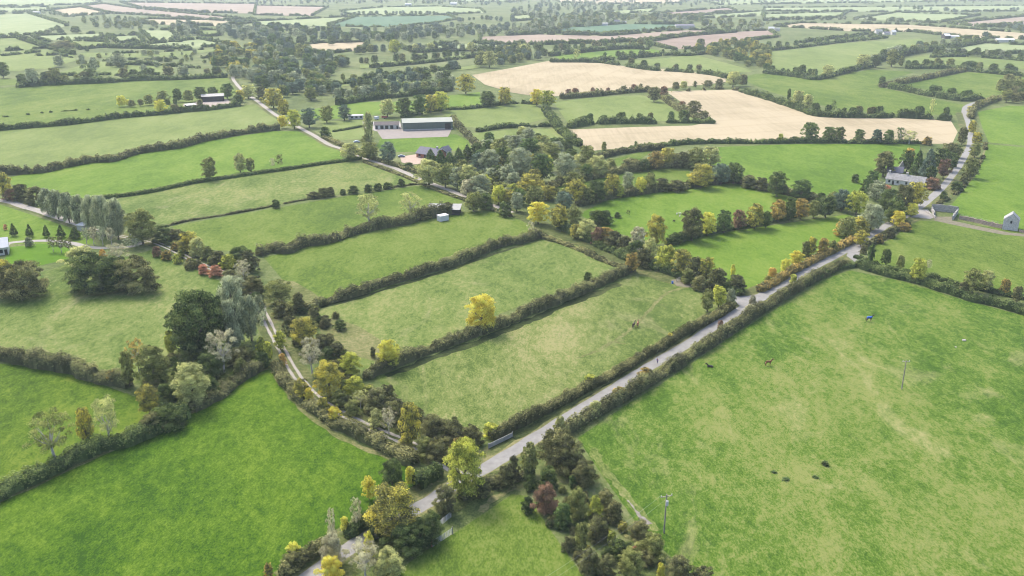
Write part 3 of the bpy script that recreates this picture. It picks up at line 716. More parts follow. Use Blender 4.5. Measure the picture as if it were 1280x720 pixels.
H('dark hedge between the two soft green paddocks behind the long barn', [(596,163),(625,158),(655,157),(690,156)], 6, 3, 'dark', .1)
H('brown hedge falling away from the right end of the long barn', [(566,146),(572,156),(582,166),(592,176),(602,184)], 5, 3.4, 'brown')
H('dark hedge above the soft green paddock behind the barn', [(500,146),(545,137),(590,134),(640,128),(672,129)], 5, 3.0, 'dark', .1)
H('dark hedge on the bungalow side of the straight gravel lane', [(404,172),(420,178),(445,190),(470,199),(498,207),(525,216)], 3, 2.2, 'bro')
H('low hedge on the field side of the straight gravel lane', [(455,202),(480,211),(510,222),(540,235),(570,246),(610,260),(640,270)], 2.4, 1.2, 'bro')
H('low hedge between the two small paddocks left of the stables', [(416,164),(440,160),(460,156)], 2.5, 1.5, 'dark', rough=.5)
H('long hedge above the upper stubble field', [(687,76),(720,76),(752,77),(780,81),(815,86),(852,88),(890,92),(908,96)], 6, 5, 'dark', .1, 1.2)
H('ragged hedge dividing the two stubble fields', [(835,114),(870,112),(900,110),(925,112)], 4, 3, 'bro', .4, 1.2)
H('dark hedge along the top of the second stubble field', [(925,112),(967,124),(1000,135),(1022,142),(1080,144),(1135,144),(1190,148)], 6, 5, 'dark', .08, 1.3)
H('dark hedge below the light green hill field', [(955,89),(997,94),(1022,97),(1060,88),(1090,81)], 7, 5.5, 'dark', 0, 1.2)
H('dark hedge climbing right from the light green hill field', [(1075,78),(1115,71),(1135,66),(1172,60),(1232,51)], 9, 8, 'dark', 0, 1.2)
H('brown hedge slanting across the darker green field', [(1100,107),(1135,101),(1180,92),(1210,86)], 7, 5, 'brown', 0, 1.2)
H('dark hedge between the two right-hand green fields', [(1112,108),(1130,111),(1160,117),(1197,123),(1230,123)], 7, 5, 'dark', .1, 1.2)
H('dark hedge along the top of the right-hand green field', [(1132,84),(1180,84),(1210,87),(1242,90),(1290,94)], 7, 5, 'dark', .05, 1.2)
H('dark hedge below the pale right-hand strip field', [(1163,70),(1200,69),(1240,71),(1290,75)], 7, 6, 'dark', .1, 1.2)
H('dark hedge around the bend at the far end of the road', [(1214,146),(1216,136),(1232,128),(1255,121),(1285,117)], 6, 4, 'bro')
H('dark hedge along the upper edge of the tilled field', [(835,67),(860,68),(885,65),(912,62),(925,66)], 7, 5, 'dark', .1)
H('dark hedge rising to the tilled field', [(800,53),(820,49),(845,45),(880,42),(920,39)], 7, 6, 'dark')
H('dark hedge between the two far soft green fields', [(740,76),(780,72),(820,68),(850,66)], 7, 6, 'dark', .1)
H('dark hedge in front of the pink tilled field', [(687,68),(740,62),(780,59),(812,60)], 8, 7, 'dark', .05)
H('dark hedge along the lower edge of the far strip field', [(1000,52),(1040,47),(1080,42),(1110,39)], 7, 5, 'dark', .1)
H('dark hedge over the light green hill field', [(960,62),(1000,58),(1040,53),(1080,49),(1110,46)], 7, 5, 'dark', .1)
H('dark hedge above the narrow strip near the middle wood', [(450,97),(500,92),(540,87),(575,84)], 8, 5, 'dark', .1)
H('dark hedge below the narrow strip near the middle wood', [(395,106),(440,102),(480,96),(530,92)], 6, 5, 'dark', .15)
H('dark hedge between the two upper strips near the middle wood', [(460,83),(510,79),(560,74),(605,68)], 7, 5, 'dark', .1)
H('dark hedge below the tree row north of the stables', [(420,128),(460,122),(500,118),(545,113),(565,110)], 8, 6, 'dark', 0, 1.2)
H('dark hedge above the tree row north of the stables', [(430,114),(470,110),(520,105),(560,104)], 8, 5, 'dark', .1, 1.2)
H('dark hedge running from the bushy corner to the far left tree clump', [(22,46),(40,52),(60,58),(80,64),(92,66)], 9, 7, 'dark', 0)

for i, q in enumerate([[(40,69),(70,68),(95,72)],[(140,66),(190,64),(250,61),(292,59)],[(128,75),(180,73),(240,72),(275,70)],[(100,84),(150,80),(205,81),(250,84)],[(60,95),(110,92),(160,93),(200,92)],[(0,69),(20,67),(50,64)],[(45,52),(90,50),(135,51)],[(150,53),(185,53),(228,51)]]):
    H(f'low dark hedge, {["first","second","third","fourth","fifth","sixth","seventh","eighth"][i]} of the scattered ones in the far left meadows', q, 6, 4.0 if i < 6 else 5, 'dark', .3, 1.3, 'hedges in the far left meadows')
# far field boundaries: one hedge round each field
NMF = {'soft': 'soft green', 'straw': 'straw-coloured', 'teal': 'blue-green crop', 'paleg': 'pale grass', 'pink': 'pinkish tilled', 'brown': 'brown tilled', 'bright': 'bright green', 'mid': 'green', 'straw2': 'straw-coloured'}
rsF = random.Random(4); ringed = {}
for k, px, pts in FARP:
    cy = sum(p[1] for p in px) / len(px); cx = sum(p[0] for p in px) / len(px)
    if cy > 66 or cx < 10 or cx > 1270: continue
    zone = 'far left' if cx < 300 else 'left of centre' if cx < 560 else 'centre' if cx < 800 else 'right of centre' if cx < 1050 else 'far right'
    ringed.setdefault((NMF[k], zone), []).append((cx, px))
for (nm, zone), L in ringed.items():
    L.sort(key=lambda q: q[0])
    for i, (cx, px) in enumerate(L):
        n = ['', 'first ', 'second ', 'third ', 'fourth ', 'fifth ', 'sixth ', 'seventh ', 'eighth ', 'ninth '][i + 1] if len(L) > 1 else ''
        lab = f'hedge round the {n}{nm} field ' + ('from the left, ' if n else '') + f'{zone} in the distance'
        q = [(x, max(y, -6)) for x, y in px + [px[0]]]; P = [q[0]]
        for u, w in zip(q, q[1:]):
            P += [(u[0] + (w[0] - u[0]) * t, u[1] + (w[1] - u[1]) * t) for t in (.08, .35, .65, .92)] + [w]
        H(lab, P, 7, rsF.uniform(5, 7), 'dark', 0.22, 1.2, 'hedges around the far fields', ground=True)
# ------------------------------------------------------------------ trees and bushes
R_, B_, S_, A_, K_ = 'round', 'bush', 'sparse', 'tall', 'cone'
T('beside the tarmac road at the bottom', [(580,552,628,58,R_,'yg'),(490,614,680,72,R_,'oy'),(461,597,628,18,R_,'gold'),(513,584,610,14,R_,'yellow'),(548,547,580,32,B_,'bro'),
 (462,662,700,14,B_,'yellow'),(431,647,668,13,R_,'yellow'),(367,680,706,20,R_,'yellow'),(416,635,690,16,S_,'pale'),(446,623,668,18,S_,'pale'),(415,666,712,32,B_,'pale')])
T('on the near verge of the bottom road', [(556,607,646,32,B_,'brown'),(525,652,690,42,B_,'dark'),(505,662,700,50,B_,'dark'),(540,640,680,30,B_,'dark'),(455,684,730,46,S_,'pale'),(484,690,732,44,B_,'py'),(412,697,738,34,B_,'gold'),(632,584,612,28,B_,'brown'),(604,596,625,22,B_,'brown'),(335,704,724,12,B_,'oo'),(365,694,716,34,B_,'bro')])
T('at the corner of the rich green field', [(490,577,624,36,R_,'dark'),(470,650,676,20,B_,'dark')])
T('in the scrub beside the stone bridge', [(662,556,598,26,R_,'olive'),(700,538,590,56,B_,'bro'),(716,552,600,40,B_,'brown'),(685,585,612,28,B_,'dark'),(730,578,612,36,B_,'bro'),(642,568,602,16,B_,'brown'),(664,594,616,18,B_,'dark')])
T('in the scrub strip at the bottom', [(682,606,646,34,B_,'russet'),(660,622,644,18,B_,'dark'),(704,632,662,28,B_,'green'),(722,610,652,30,B_,'olive'),(744,620,650,20,B_,'yg'),(757,615,642,30,B_,'bro'),(768,630,656,26,B_,'bro'),(748,650,680,32,B_,'brown'),(727,654,694,20,R_,'olive'),(738,688,724,30,B_,'brown'),(760,696,728,30,B_,'brown'),(790,692,728,38,R_,'olive'),(775,678,702,28,B_,'dark'),(765,664,684,14,B_,'yg'),(818,670,704,36,B_,'olive'),(850,700,732,40,B_,'brown'),(826,704,722,12,B_,'yellow'),(712,672,692,20,B_,'brown'),(793,682,700,9,B_,'red'),(800,655,680,34,B_,'bro'),(880,712,735,30,B_,'brown'),(716,594,612,12,B_,'green')])
T('overhanging the gravel lane', [(350,414,440,17,R_,'yg'),(335,427,454,14,R_,'yg'),(353,441,458,11,B_,'orange'),(378,399,437,36,R_,'oy'),(388,424,472,32,S_,'pale'),(376,474,502,26,B_,'oy'),(386,484,506,14,B_,'gold'),(418,508,532,18,B_,'gold'),(404,496,520,18,B_,'oy'),(346,352,382,38,R_,'olive'),(350,374,398,22,B_,'brown'),(360,395,417,17,B_,'brown'),(372,364,392,18,B_,'brown'),(324,366,402,18,B_,'silver'),(326,420,440,12,B_,'yg'),(328,440,462,20,B_,'dark'),(392,384,404,16,B_,'brown'),(362,382,400,14,B_,'bro')])
T('in the scrub between lane and horse paddock', [(410,454,502,42,R_,'oy'),(437,443,474,30,R_,'yg'),(443,471,498,30,B_,'yg'),(466,433,448,8,B_,'brown'),(470,487,520,40,B_,'brown'),(496,500,532,34,B_,'brown'),(450,490,514,24,S_,'py'),(485,512,546,26,S_,'pale'),(513,504,560,28,R_,'oy'),(540,520,550,36,B_,'brown'),(566,526,556,36,B_,'brown'),(590,534,558,30,B_,'bro'),(614,530,548,22,B_,'yg'),(470,512,538,24,B_,'py'),(440,500,522,20,B_,'olive'),(425,488,512,24,B_,'olive'),(575,548,575,26,B_,'oo'),(532,548,574,30,B_,'olive'),(507,542,564,20,B_,'oy'),(484,482,508,26,B_,'bro'),(424,401,414,18,B_,'dark'),(419,390,399,11,B_,'bro'),(404,418,440,20,B_,'brown'),(420,430,452,26,B_,'brown')])
T('on the hedge beside the horse paddock', [(485,427,464,31,R_,'yellow'),(602,369,416,46,R_,'gold')])
T('along the hedges below the big pale field', [(247,363,450,74,R_,'dark'),(228,386,442,44,R_,'dark'),(266,368,444,50,R_,'dark'),(290,378,442,42,A_,'silver'),(240,410,452,40,B_,'dark'),(292,350,432,48,A_,'silver'),(312,372,430,34,A_,'silver'),(277,414,470,40,S_,'pale'),(190,433,490,46,R_,'olive'),(171,424,468,24,S_,'oo'),(160,438,486,20,R_,'olive'),(238,457,512,50,R_,'py'),(184,484,522,30,R_,'oy'),(207,508,540,44,B_,'dark'),(188,518,545,34,B_,'bro'),(258,442,480,42,B_,'dark'),(224,452,476,28,B_,'dark'),(213,415,446,18,R_,'yg'),(133,498,560,38,S_,'py'),(106,510,558,24,R_,'oy'),(62,519,586,58,S_,'olive'),(300,436,462,30,B_,'bro'),(140,462,484,14,S_,'oo'),(300,448,470,20,B_,'olive'),(205,480,510,30,B_,'dark'),(262,470,498,24,B_,'dark')])
T('in the clump beside the big pale field', [(112,312,366,64,B_,'dark'),(170,318,366,58,B_,'bro'),(140,318,366,48,B_,'dark'),(152,330,362,18,B_,'gold'),(128,311,326,10,B_,'orange'),(98,307,335,40,B_,'py'),(145,305,335,30,S_,'pale')])
T('at the left edge beside the lawn', [(30,322,374,56,B_,'bro'),(4,322,366,30,B_,'oy'),(-4,330,372,40,B_,'bro')])
T('in the willow row beside the driveway', [(57,237,270,27,A_,'silver'),(70,239,276,27,A_,'silver'),(84,242,281,27,A_,'silver'),(98,245,286,27,A_,'silver'),(114,246,291,30,A_,'silver'),(129,245,297,34,A_,'silver'),(145,250,302,32,A_,'silver'),(176,262,308,40,R_,'olive')])
T('in the birch group beside the driveway', [(107,284,307,13,S_,'silver'),(116,283,307,14,S_,'pale'),(127,282,308,14,S_,'silver'),(138,284,308,14,S_,'pale'),(65,296,316,14,S_,'brown'),(75,296,317,14,S_,'brown'),(85,298,317,14,S_,'brown'),(158,298,313,14,S_,'silver'),(169,298,313,12,S_,'silver'),(35,296,309,11,B_,'silver')])
T('in the row of dark conifers behind the lawn', [(16,279,296,11,K_,'dark'),(36,280,297,11,K_,'dark'),(57,281,297,10,K_,'dark'),(75,281,298,12,K_,'dark'),(92,284,300,16,K_,'dark')])
T('along the lane beside the driveway gate', [(200,281,304,30,B_,'dark'),(218,286,304,24,B_,'brown'),(232,288,316,30,B_,'oy'),(245,296,322,24,B_,'py'),(258,308,326,20,B_,'olive'),(272,314,332,22,B_,'bro'),(284,318,337,24,B_,'yg'),(297,307,332,30,B_,'dark'),(310,312,342,26,B_,'brown'),(303,325,356,22,S_,'pale'),(290,345,372,40,B_,'silver'),(315,345,372,30,B_,'bro'),(253,330,344,15,B_,'red'),(268,332,347,20,B_,'red'),(195,307,322,12,B_,'russet'),(207,313,326,14,B_,'oo'),(221,317,330,14,B_,'yg'),(236,326,338,14,B_,'bro'),(6,280,288,6,B_,'red')])
T('in the bright pasture left of the lane', [(261,196,226,21,R_,'olive'),(299,191,217,18,R_,'py'),(312,197,216,14,R_,'olive'),(349,192,212,12,S_,'brown'),(341,197,212,7,S_,'pale')])
T('at the left end of the willow row', [(4,214,250,20,R_,'oy'),(24,229,252,26,B_,'brown'),(42,232,256,28,B_,'brown'),(12,236,252,20,B_,'russet')])
T('in the broken hedge across the pale pasture', [(344,249,261,12,B_,'dark'),(403,234,248,17,B_,'brown'),(413,233,246,13,B_,'brown'),(428,236,244,10,B_,'dark'),(441,232,243,16,B_,'dark'),(460,230,241,12,B_,'dark'),(472,229,239,14,B_,'dark'),(484,228,237,14,B_,'dark'),(501,223,234,11,B_,'dark'),(391,240,249,18,B_,'brown')])
T('in the hedge beside the tin sheds', [(460,242,284,38,S_,'py'),(513,240,274,32,S_,'py'),(527,262,276,22,B_,'bro'),(560,252,266,14,B_,'brown')])
T('on the straight gravel lane near the bungalow', [(437,178,201,25,R_,'py'),(461,177,201,26,R_,'olive'),(485,177,205,24,R_,'blue'),(461,140,180,15,A_,'py'),(430,130,151,18,R_,'blue'),(408,131,154,20,R_,'olive'),(386,134,160,22,R_,'blue'),(367,136,162,18,R_,'yg'),(353,144,161,14,R_,'gold'),(354,123,147,18,R_,'oy'),(341,109,136,26,R_,'oy'),(326,107,128,15,R_,'brown'),(406,157,173,14,B_,'dark'),(458,168,180,18,B_,'olive')])
T('around the bungalow', [(538,186,206,18,K_,'green'),(550,187,207,18,K_,'green'),(562,190,207,18,K_,'green'),(573,184,206,18,K_,'green'),(584,180,203,18,K_,'dark'),(596,178,202,20,R_,'dark'),(536,198,234,38,R_,'py'),(557,203,236,26,R_,'olive'),(572,208,238,22,R_,'silver'),(586,205,240,30,R_,'py'),(578,198,218,20,B_,'olive'),(510,203,213,16,B_,'dark'),(522,207,216,14,B_,'bro')])
T('in the central village wood', [(611,186,220,32,R_,'silver'),(597,190,218,20,R_,'blue'),(628,184,214,24,R_,'dark'),(600,218,248,30,R_,'silver'),(605,218,240,20,R_,'yg'),(623,231,257,22,R_,'yg'),(592,240,266,28,R_,'olive'),(607,240,263,22,B_,'dark'),(640,229,254,18,R_,'yg'),(650,183,224,32,R_,'silver'),(678,191,229,28,R_,'green'),(685,193,216,14,R_,'yg'),(707,190,230,34,R_,'silver'),(733,181,212,26,R_,'olive'),(747,194,222,30,R_,'py'),(664,217,246,38,R_,'oy'),(668,232,263,28,R_,'olive'),(646,240,266,20,R_,'silver'),(634,205,235,24,R_,'silver'),(620,206,232,24,R_,'dark'),(686,232,250,13,R_,'gold'),(690,226,250,20,R_,'bro'),(640,195,222,22,R_,'dark'),(662,172,200,26,R_,'green'),(690,178,204,24,R_,'olive'),(645,168,192,24,R_,'silver'),(660,160,186,22,R_,'silver'),(625,172,196,22,R_,'olive'),(715,186,206,20,R_,'dark'),(584,224,248,22,R_,'pale'),(631,252,272,20,B_,'dark')])
T('on the hedge above the sheep paddock', [(720,223,256,26,R_,'oy'),(705,240,264,28,R_,'blue'),(746,225,254,30,R_,'dark'),(765,217,247,26,R_,'oy'),(775,232,248,12,R_,'yg'),(785,214,242,18,R_,'silver'),(801,221,244,18,R_,'yellow'),(813,216,240,18,R_,'olive'),(828,222,240,24,B_,'brown'),(847,225,240,28,B_,'brown'),(734,234,256,20,R_,'olive')])
T('on the green lane beside the sheep paddock', [(673,252,282,28,R_,'gold'),(699,256,288,28,R_,'oy'),(718,258,286,22,R_,'olive'),(745,262,282,24,B_,'dark'),(757,262,282,20,B_,'dark'),(772,265,273,9,B_,'dark'),(785,262,271,6,S_,'brown'),(734,274,303,24,R_,'py'),(748,282,308,18,B_,'russet'),(757,284,308,22,R_,'oo'),(768,288,314,26,B_,'brown'),(780,294,318,22,B_,'brown'),(798,283,318,24,R_,'pale'),(821,268,310,29,R_,'oy'),(795,300,326,28,B_,'dark'),(813,298,327,20,R_,'py'),(833,307,340,28,R_,'yg'),(853,312,347,26,R_,'oy'),(790,316,343,18,R_,'oo'),(870,320,352,26,B_,'brown'),(884,322,354,22,R_,'oy'),(897,334,364,26,B_,'brown'),(922,344,367,26,B_,'brown'),(916,331,349,8,A_,'yellow'),(838,305,316,8,B_,'orange'),(898,342,353,7,B_,'yellow'),(805,310,336,26,B_,'bro'),(720,280,300,16,R_,'oy'),(664,277,293,10,S_,'pale'),(735,340,352,12,B_,'dark'),(845,291,306,20,B_,'dark'),(875,345,364,22,B_,'bro'),(860,335,356,20,B_,'olive')])
T('in the autumn hedge behind the sheep paddock', [(866,260,303,31,R_,'bro'),(885,265,297,22,R_,'yellow'),(906,263,293,24,R_,'green'),(924,262,289,19,R_,'russet'),(945,255,288,27,R_,'oy'),(958,264,286,16,R_,'dark'),(974,250,279,24,R_,'oo'),(988,247,277,18,R_,'dark'),(1002,248,276,21,R_,'oo'),(1018,250,274,18,R_,'olive'),(1034,245,274,26,R_,'dark'),(1054,236,266,24,R_,'blue'),(1072,238,270,26,R_,'yg')])
T('on the hedge beyond the sheep paddock', [(820,188,213,20,R_,'oo'),(834,184,210,24,R_,'oy'),(790,197,215,28,B_,'bro'),(805,198,214,22,B_,'dark'),(853,190,211,26,R_,'brown'),(870,184,211,28,R_,'olive'),(889,183,209,28,R_,'py'),(877,204,236,36,R_,'oy'),(902,204,232,24,R_,'blue'),(918,203,231,26,R_,'dark'),(937,218,236,24,B_,'brown'),(953,221,239,22,B_,'brown'),(968,220,240,14,R_,'olive'),(763,199,216,20,R_,'olive'),(972,214,247,30,R_,'dark'),(1003,224,251,32,R_,'green'),(1027,240,258,16,B_,'dark'),(1042,238,260,14,B_,'olive')])
T('around the white cottage', [(1091,255,290,34,R_,'silver'),(1112,236,272,30,R_,'dark'),(1130,230,268,30,R_,'bro'),(1146,227,260,26,R_,'oy'),(1098,226,252,28,R_,'silver'),(1090,213,248,20,R_,'green'),(1106,188,222,30,R_,'bro'),(1135,187,216,20,R_,'dark'),(1138,185,200,14,R_,'orange'),(1148,186,222,20,K_,'green'),(1161,184,226,24,K_,'blue'),(1177,184,214,28,R_,'dark'),(1181,198,224,16,R_,'russet'),(1168,221,238,20,B_,'russet'),(1192,190,210,14,B_,'dark'),(1110,231,238,12,B_,'red'),(1070,217,229,12,B_,'dark'),(1083,222,242,14,B_,'dark'),(1120,246,280,28,B_,'dark'),(1195,180,198,20,R_,'dark'),(1188,178,202,22,R_,'bro'),(1164,206,228,14,B_,'dark')])
T('beside the road near the cottage', [(1141,254,272,17,R_,'yellow'),(1124,264,286,20,R_,'gold'),(1076,270,294,24,B_,'oy'),(1078,288,310,18,R_,'oy'),(1060,272,300,28,R_,'olive'),(1050,276,296,14,B_,'orange'),(1015,296,320,14,R_,'oy'),(1030,296,320,17,B_,'oo'),(1008,300,322,14,B_,'olive'),(997,314,334,19,R_,'gold'),(982,324,342,15,R_,'yellow'),(966,335,349,12,R_,'orange'),(960,344,355,10,B_,'oy'),(992,343,359,11,R_,'yg'),(1042,300,316,14,B_,'olive'),(1132,278,290,18,B_,'oo'),(1114,284,298,16,B_,'brown'),(1100,292,305,14,B_,'oo'),(1215,197,224,20,R_,'olive'),(1220,178,198,16,R_,'olive'),(1198,226,240,17,B_,'dark'),(1206,215,232,12,B_,'bro'),(1222,165,182,14,R_,'oy'),(1204,158,182,14,R_,'bro'),(1216,150,168,12,R_,'oy'),(1180,238,252,10,B_,'dark'),(920,343,362,20,B_,'dark')])
T('on the hedge of the side lane', [(1089,306,330,11,A_,'green'),(1108,311,333,13,R_,'dark'),(1126,319,338,11,R_,'olive'),(1149,323,355,23,R_,'yg'),(1080,305,318,10,B_,'bro'),(1161,324,340,8,S_,'pale'),(1218,337,368,26,R_,'olive'),(1234,338,366,20,R_,'py'),(1257,349,370,13,R_,'oo'),(1272,358,380,14,R_,'bro'),(1206,352,368,14,B_,'bro')])
T('beside the road junction in the middle', [(885,362,392,20,R_,'olive'),(899,358,386,20,R_,'yg'),(914,360,381,16,B_,'silver'),(896,356,372,8,R_,'yellow'),(941,368,384,10,B_,'pale')])
T('on the hedge beside the straight road', [(664,606,616,0.1,B_,'yg'),(774,485,504,22,B_,'oo'),(807,460,478,20,B_,'oo'),(700,520,545,18,B_,'py'),(744,502,522,20,B_,'py'),(838,416,428,9,B_,'gold'),(738,468,484,16,B_,'yg'),(938,380,396,16,B_,'pale'),(901,400,412,9,B_,'russet')])
T('in the large near field', [(1032,577.5,583,11,B_,'dark'),(1020,596.5,598.5,9,B_,'green'),(983,599.5,601.5,11,B_,'green'),(968,590.5,592,8,B_,'green')])
T('beside the upper stubble field', [(671,110,133,18,R_,'gold'),(684,112,135,24,R_,'yg'),(582,91,118,24,R_,'oy'),(609,113,134,24,R_,'dark'),(631,108,132,20,R_,'oy'),(484,123,147,22,R_,'py'),(505,121,146,22,R_,'dark'),(525,117,144,20,R_,'green'),(538,117,142,20,R_,'oy'),(551,113,140,22,R_,'yg'),(818,108,128,18,R_,'brown'),(830,107,124,12,R_,'russet'),(868,125,145,20,R_,'bro'),(853,126,138,11,R_,'russet'),(917,88,109,22,R_,'py'),(929,92,108,14,R_,'bro'),(845,102,114,10,R_,'bro'),(855,101,112,10,R_,'py'),(869,101,110,6,R_,'brown'),(885,100,110,14,R_,'bro'),(900,98,110,12,R_,'brown'),(612,62,85,18,R_,'py'),(721,60,76,10,S_,'py'),(493,48,68,18,R_,'yg'),(598,68,84,14,R_,'olive'),(648,186,205,14,R_,'silver')])
T('in the row below the large stubble field', [(1013,152,178,22,R_,'green'),(1037,158,178,18,R_,'green'),(1050,158,178,16,R_,'dark'),(1075,161,179,15,R_,'green'),(1097,161,180,14,R_,'blue'),(1112,162,181,16,R_,'green'),(1126,158,180,14,S_,'green'),(1138,163,181,20,S_,'py'),(976,166,178,8,B_,'yg'),(755,176,188,8,B_,'olive'),(795,176,184,6,B_,'green'),(994,170,179,12,B_,'dark'),(1160,170,182,12,B_,'oo')])
T('on the hedge along the darker green field', [(986,111,129,7,A_,'dark'),(998,112,134,18,R_,'py'),(1010,117,138,14,R_,'py'),(1020,128,142,12,R_,'dark'),(1042,124,144,8,S_,'dark'),(1036,130,143,10,R_,'dark'),(1150,132,147,14,R_,'dark'),(1164,122,148,7,S_,'py'),(1183,133,149,10,R_,'dark'),(1132,135,146,8,R_,'dark'),(1100,132,144,12,R_,'dark')])
T('near the light green hill field', [(1003,80,96,12,R_,'dark'),(1035,80,98,17,R_,'py'),(1017,86,97,6,S_,'olive'),(1080,67,86,22,R_,'py'),(1095,68,85,16,R_,'dark'),(1115,60,84,18,R_,'olive'),(1127,69,84,8,R_,'olive'),(1103,95,108,10,R_,'dark'),(1065,82,92,10,R_,'dark')])
row('on the hedge beside the second stubble field', [(1050,143),(1095,144)], 9, (4,7), ('dark','bro'), seed=5)
row('in the far hedge north of the sheds', [(27,106),(100,102),(175,98),(285,94)], 18, (7,13), ('dark','olive','silver','bro'), (.9,1.6), seed=6)
T('in the far hedge north of the sheds', [(40,84,108,20,R_,'silver'),(68,84,106,22,R_,'olive'),(3,76,98,16,R_,'dark')])
T('in the far left meadows', [(73,68,84,15,R_,'silver'),(102,67,82,9,R_,'silver'),(117,70,90,10,R_,'silver'),(148,66,84,22,R_,'silver'),(79,50,64,30,R_,'bro'),(43,58,62,8,R_,'dark'),(108,59,65,7,R_,'dark'),(75,35,42,10,R_,'dark'),(94,32,42,14,R_,'dark'),(60,36,42,10,R_,'silver')])
T('beside the left roadside farm', [(151,119,134,13,R_,'yellow'),(160,124,133,7,R_,'yellow'),(200,124,143,16,R_,'yellow'),(185,118,132,14,R_,'olive'),(203,113,130,16,R_,'olive'),(221,110,128,14,R_,'dark'),(235,112,128,14,R_,'olive'),(250,108,126,20,R_,'dark'),(265,108,124,16,R_,'dark'),(284,103,124,18,R_,'green'),(250,124,138,9,R_,'bro'),(218,130,142,12,R_,'bro'),(297,118,132,14,R_,'dark'),(310,105,124,20,R_,'py'),(300,112,128,12,R_,'oy')])
row('in the hedge beside the left roadside farm', [(167,134),(195,130),(230,132)], 6, (3,6), ('dark','bro'), seed=7)
area('in the wood behind the left farm', [(275,60),(320,65),(330,95),(318,105),(292,98),(262,90)], 57, (9,14), ('olive','oy','dark','silver','green'), seed=1)
area('in the wood left of the stables', [(320,92),(350,92),(395,98),(425,118),(400,130),(352,122),(322,108)], 68, (8,13), ('olive','dark','silver','green','blue'), seed=2)
area('in the wood above the stables', [(320,62),(370,62),(440,78),(438,90),(395,97),(320,92)], 102, (9,14), ('dark','silver','green','blue','olive'), seed=3)
area('in the wood above the pale strip', [(320,34),(380,38),(430,44),(500,48),(520,54),(420,57),(350,58),(318,60)], 136, (10,16), ('dark','silver','blue','green'), seed=4)
area('in the flat far wood', [(440,42),(485,38),(560,35),(680,33),(680,42),(560,49),(450,53)], 187, (8,14), ('dark','blue','silver'), seed=5)
area('in the far village wood', [(640,41),(672,28),(735,20),(870,23),(900,28),(765,30),(740,34),(670,41)], 187, (10,16), ('dark','olive','green','silver'), seed=6)
area('in the far wood', [(640,12),(690,6),(800,6),(830,10),(760,15),(735,20),(672,24),(640,20)], 153, (9,15), ('dark','blue','silver'), seed=7)
area('in the far belt', [(318,1),(640,1),(640,8),(500,5),(318,6)], 153, (9,15), ('dark','blue','silver'), seed=8)
area('in the far belt', [(640,-1),(1290,-2),(1290,4),(1050,6),(870,9),(640,5)], 255, (8,14), ('dark','blue','silver'), seed=9)
area('in the far belt', [(-20,-4),(320,-4),(320,3),(140,2),(-20,-1)], 102, (8,14), ('dark','blue','silver'), seed=19)
area('in the far skyline belt', [(-200,-7),(1500,-7),(1500,-12),(-200,-12)], 442, (9,15), ('dark','blue'), seed=29)
area('in the clump beside the pale left strips', [(215,35),(228,30),(245,34),(252,46),(228,48)], 37, (9,14), ('dark','blue','silver'), seed=10)
area('in the clump beside the straw strip', [(272,36),(300,32),(322,34),(322,50),(300,52),(275,46)], 61, (10,15), ('dark','blue','silver'), seed=11)
area('in the far left copse', [(100,26),(130,23),(168,26),(200,32),(210,36),(140,38),(120,36)], 71, (8,14), ('dark','silver','olive'), seed=12)
area('in the scrub among the far left meadows', [(125,68),(230,64),(275,70),(268,90),(200,92),(120,86)], 42, (3,8), ('dark','olive','silver'), (.9,1.5), seed=13)
area('in the wood right of the tilled field', [(862,62),(885,56),(940,56),(960,68),(962,88),(945,90),(905,74)], 88, (8,13), ('green','dark','olive','oy'), seed=14)
area('in the copse beside the far barn', [(870,32),(900,26),(955,28),(965,33),(920,40),(890,38)], 68, (7,12), ('dark','silver','olive'), seed=15)
row('on the dark hedge climbing right', [(1090,81),(1115,72),(1140,66),(1170,60),(1200,56),(1235,50)], 26, (9,15), ('dark','silver','blue','olive'), seed=16)
row('in the hedge above the right-hand green field', [(1132,85),(1180,85),(1215,88),(1245,91),(1290,95)], 18, (7,12), ('dark','olive','green'), seed=17)
row('in the hedge of the pale right-hand strip', [(1165,71),(1200,69),(1215,70),(1240,72),(1285,76)], 16, (7,12), ('dark','silver'), seed=18)
row('below the darker green field', [(1160,117),(1180,120),(1197,123),(1215,124)], 8, (6,10), ('dark','green'), seed=20)
area('at the far end of the road', [(1245,112),(1262,106),(1300,104),(1300,132),(1262,133),(1248,130)], 16, (8,13), ('dark','bro','olive'), seed=21)
row('beside the far end of the road', [(1214,142),(1222,134),(1240,128)], 7, (4,6), ('oy','bro','olive'), seed=22)
row('in the hedge north of the middle wood', [(345,90),(395,98),(440,101),(490,96),(540,92),(575,85)], 24, (6,11), ('dark','olive','blue'), seed=23)
row('in the strip hedge', [(450,80),(500,78),(560,72),(605,68)], 18, (6,11), ('dark','bro'), seed=24)
row('in the hedge below the far straw strip', [(440,68),(480,66),(540,65),(600,64),(640,66),(680,66)], 34, (9,14), ('dark','silver','blue','olive','py'), seed=25)
area('in the copse left of the upper stubble field', [(600,66),(680,60),(685,74),(640,82),(600,86)], 57, (8,12), ('dark','blue','olive'), seed=26)
row('in the hedge above the stubble', [(690,66),(740,60),(780,57),(812,60)], 18, (8,12), ('dark','green','bro'), seed=27)
row('on the hedge below the soft green strips', [(787,80),(810,85),(850,88),(880,91)], 9, (6,9), ('dark','bro'), seed=28)
row('on the hedge between the soft green strips', [(752,74),(790,70),(830,67),(860,66),(900,64)], 16, (6,9), ('dark','green'), seed=30)
row('north of the stables', [(425,126),(460,121),(500,117),(545,113),(565,110)], 22, (8,12), ('dark','olive','blue','silver'), seed=31)
row('behind the tree row north of the stables', [(430,112),(480,107),(520,103),(560,101)], 14, (8,12), ('dark','blue','silver'), seed=32)
row('on the brown hedge of the island paddock', [(700,121),(740,118),(790,113),(812,112)], 10, (4.5,7), ('dark','bro','russet'), seed=33)
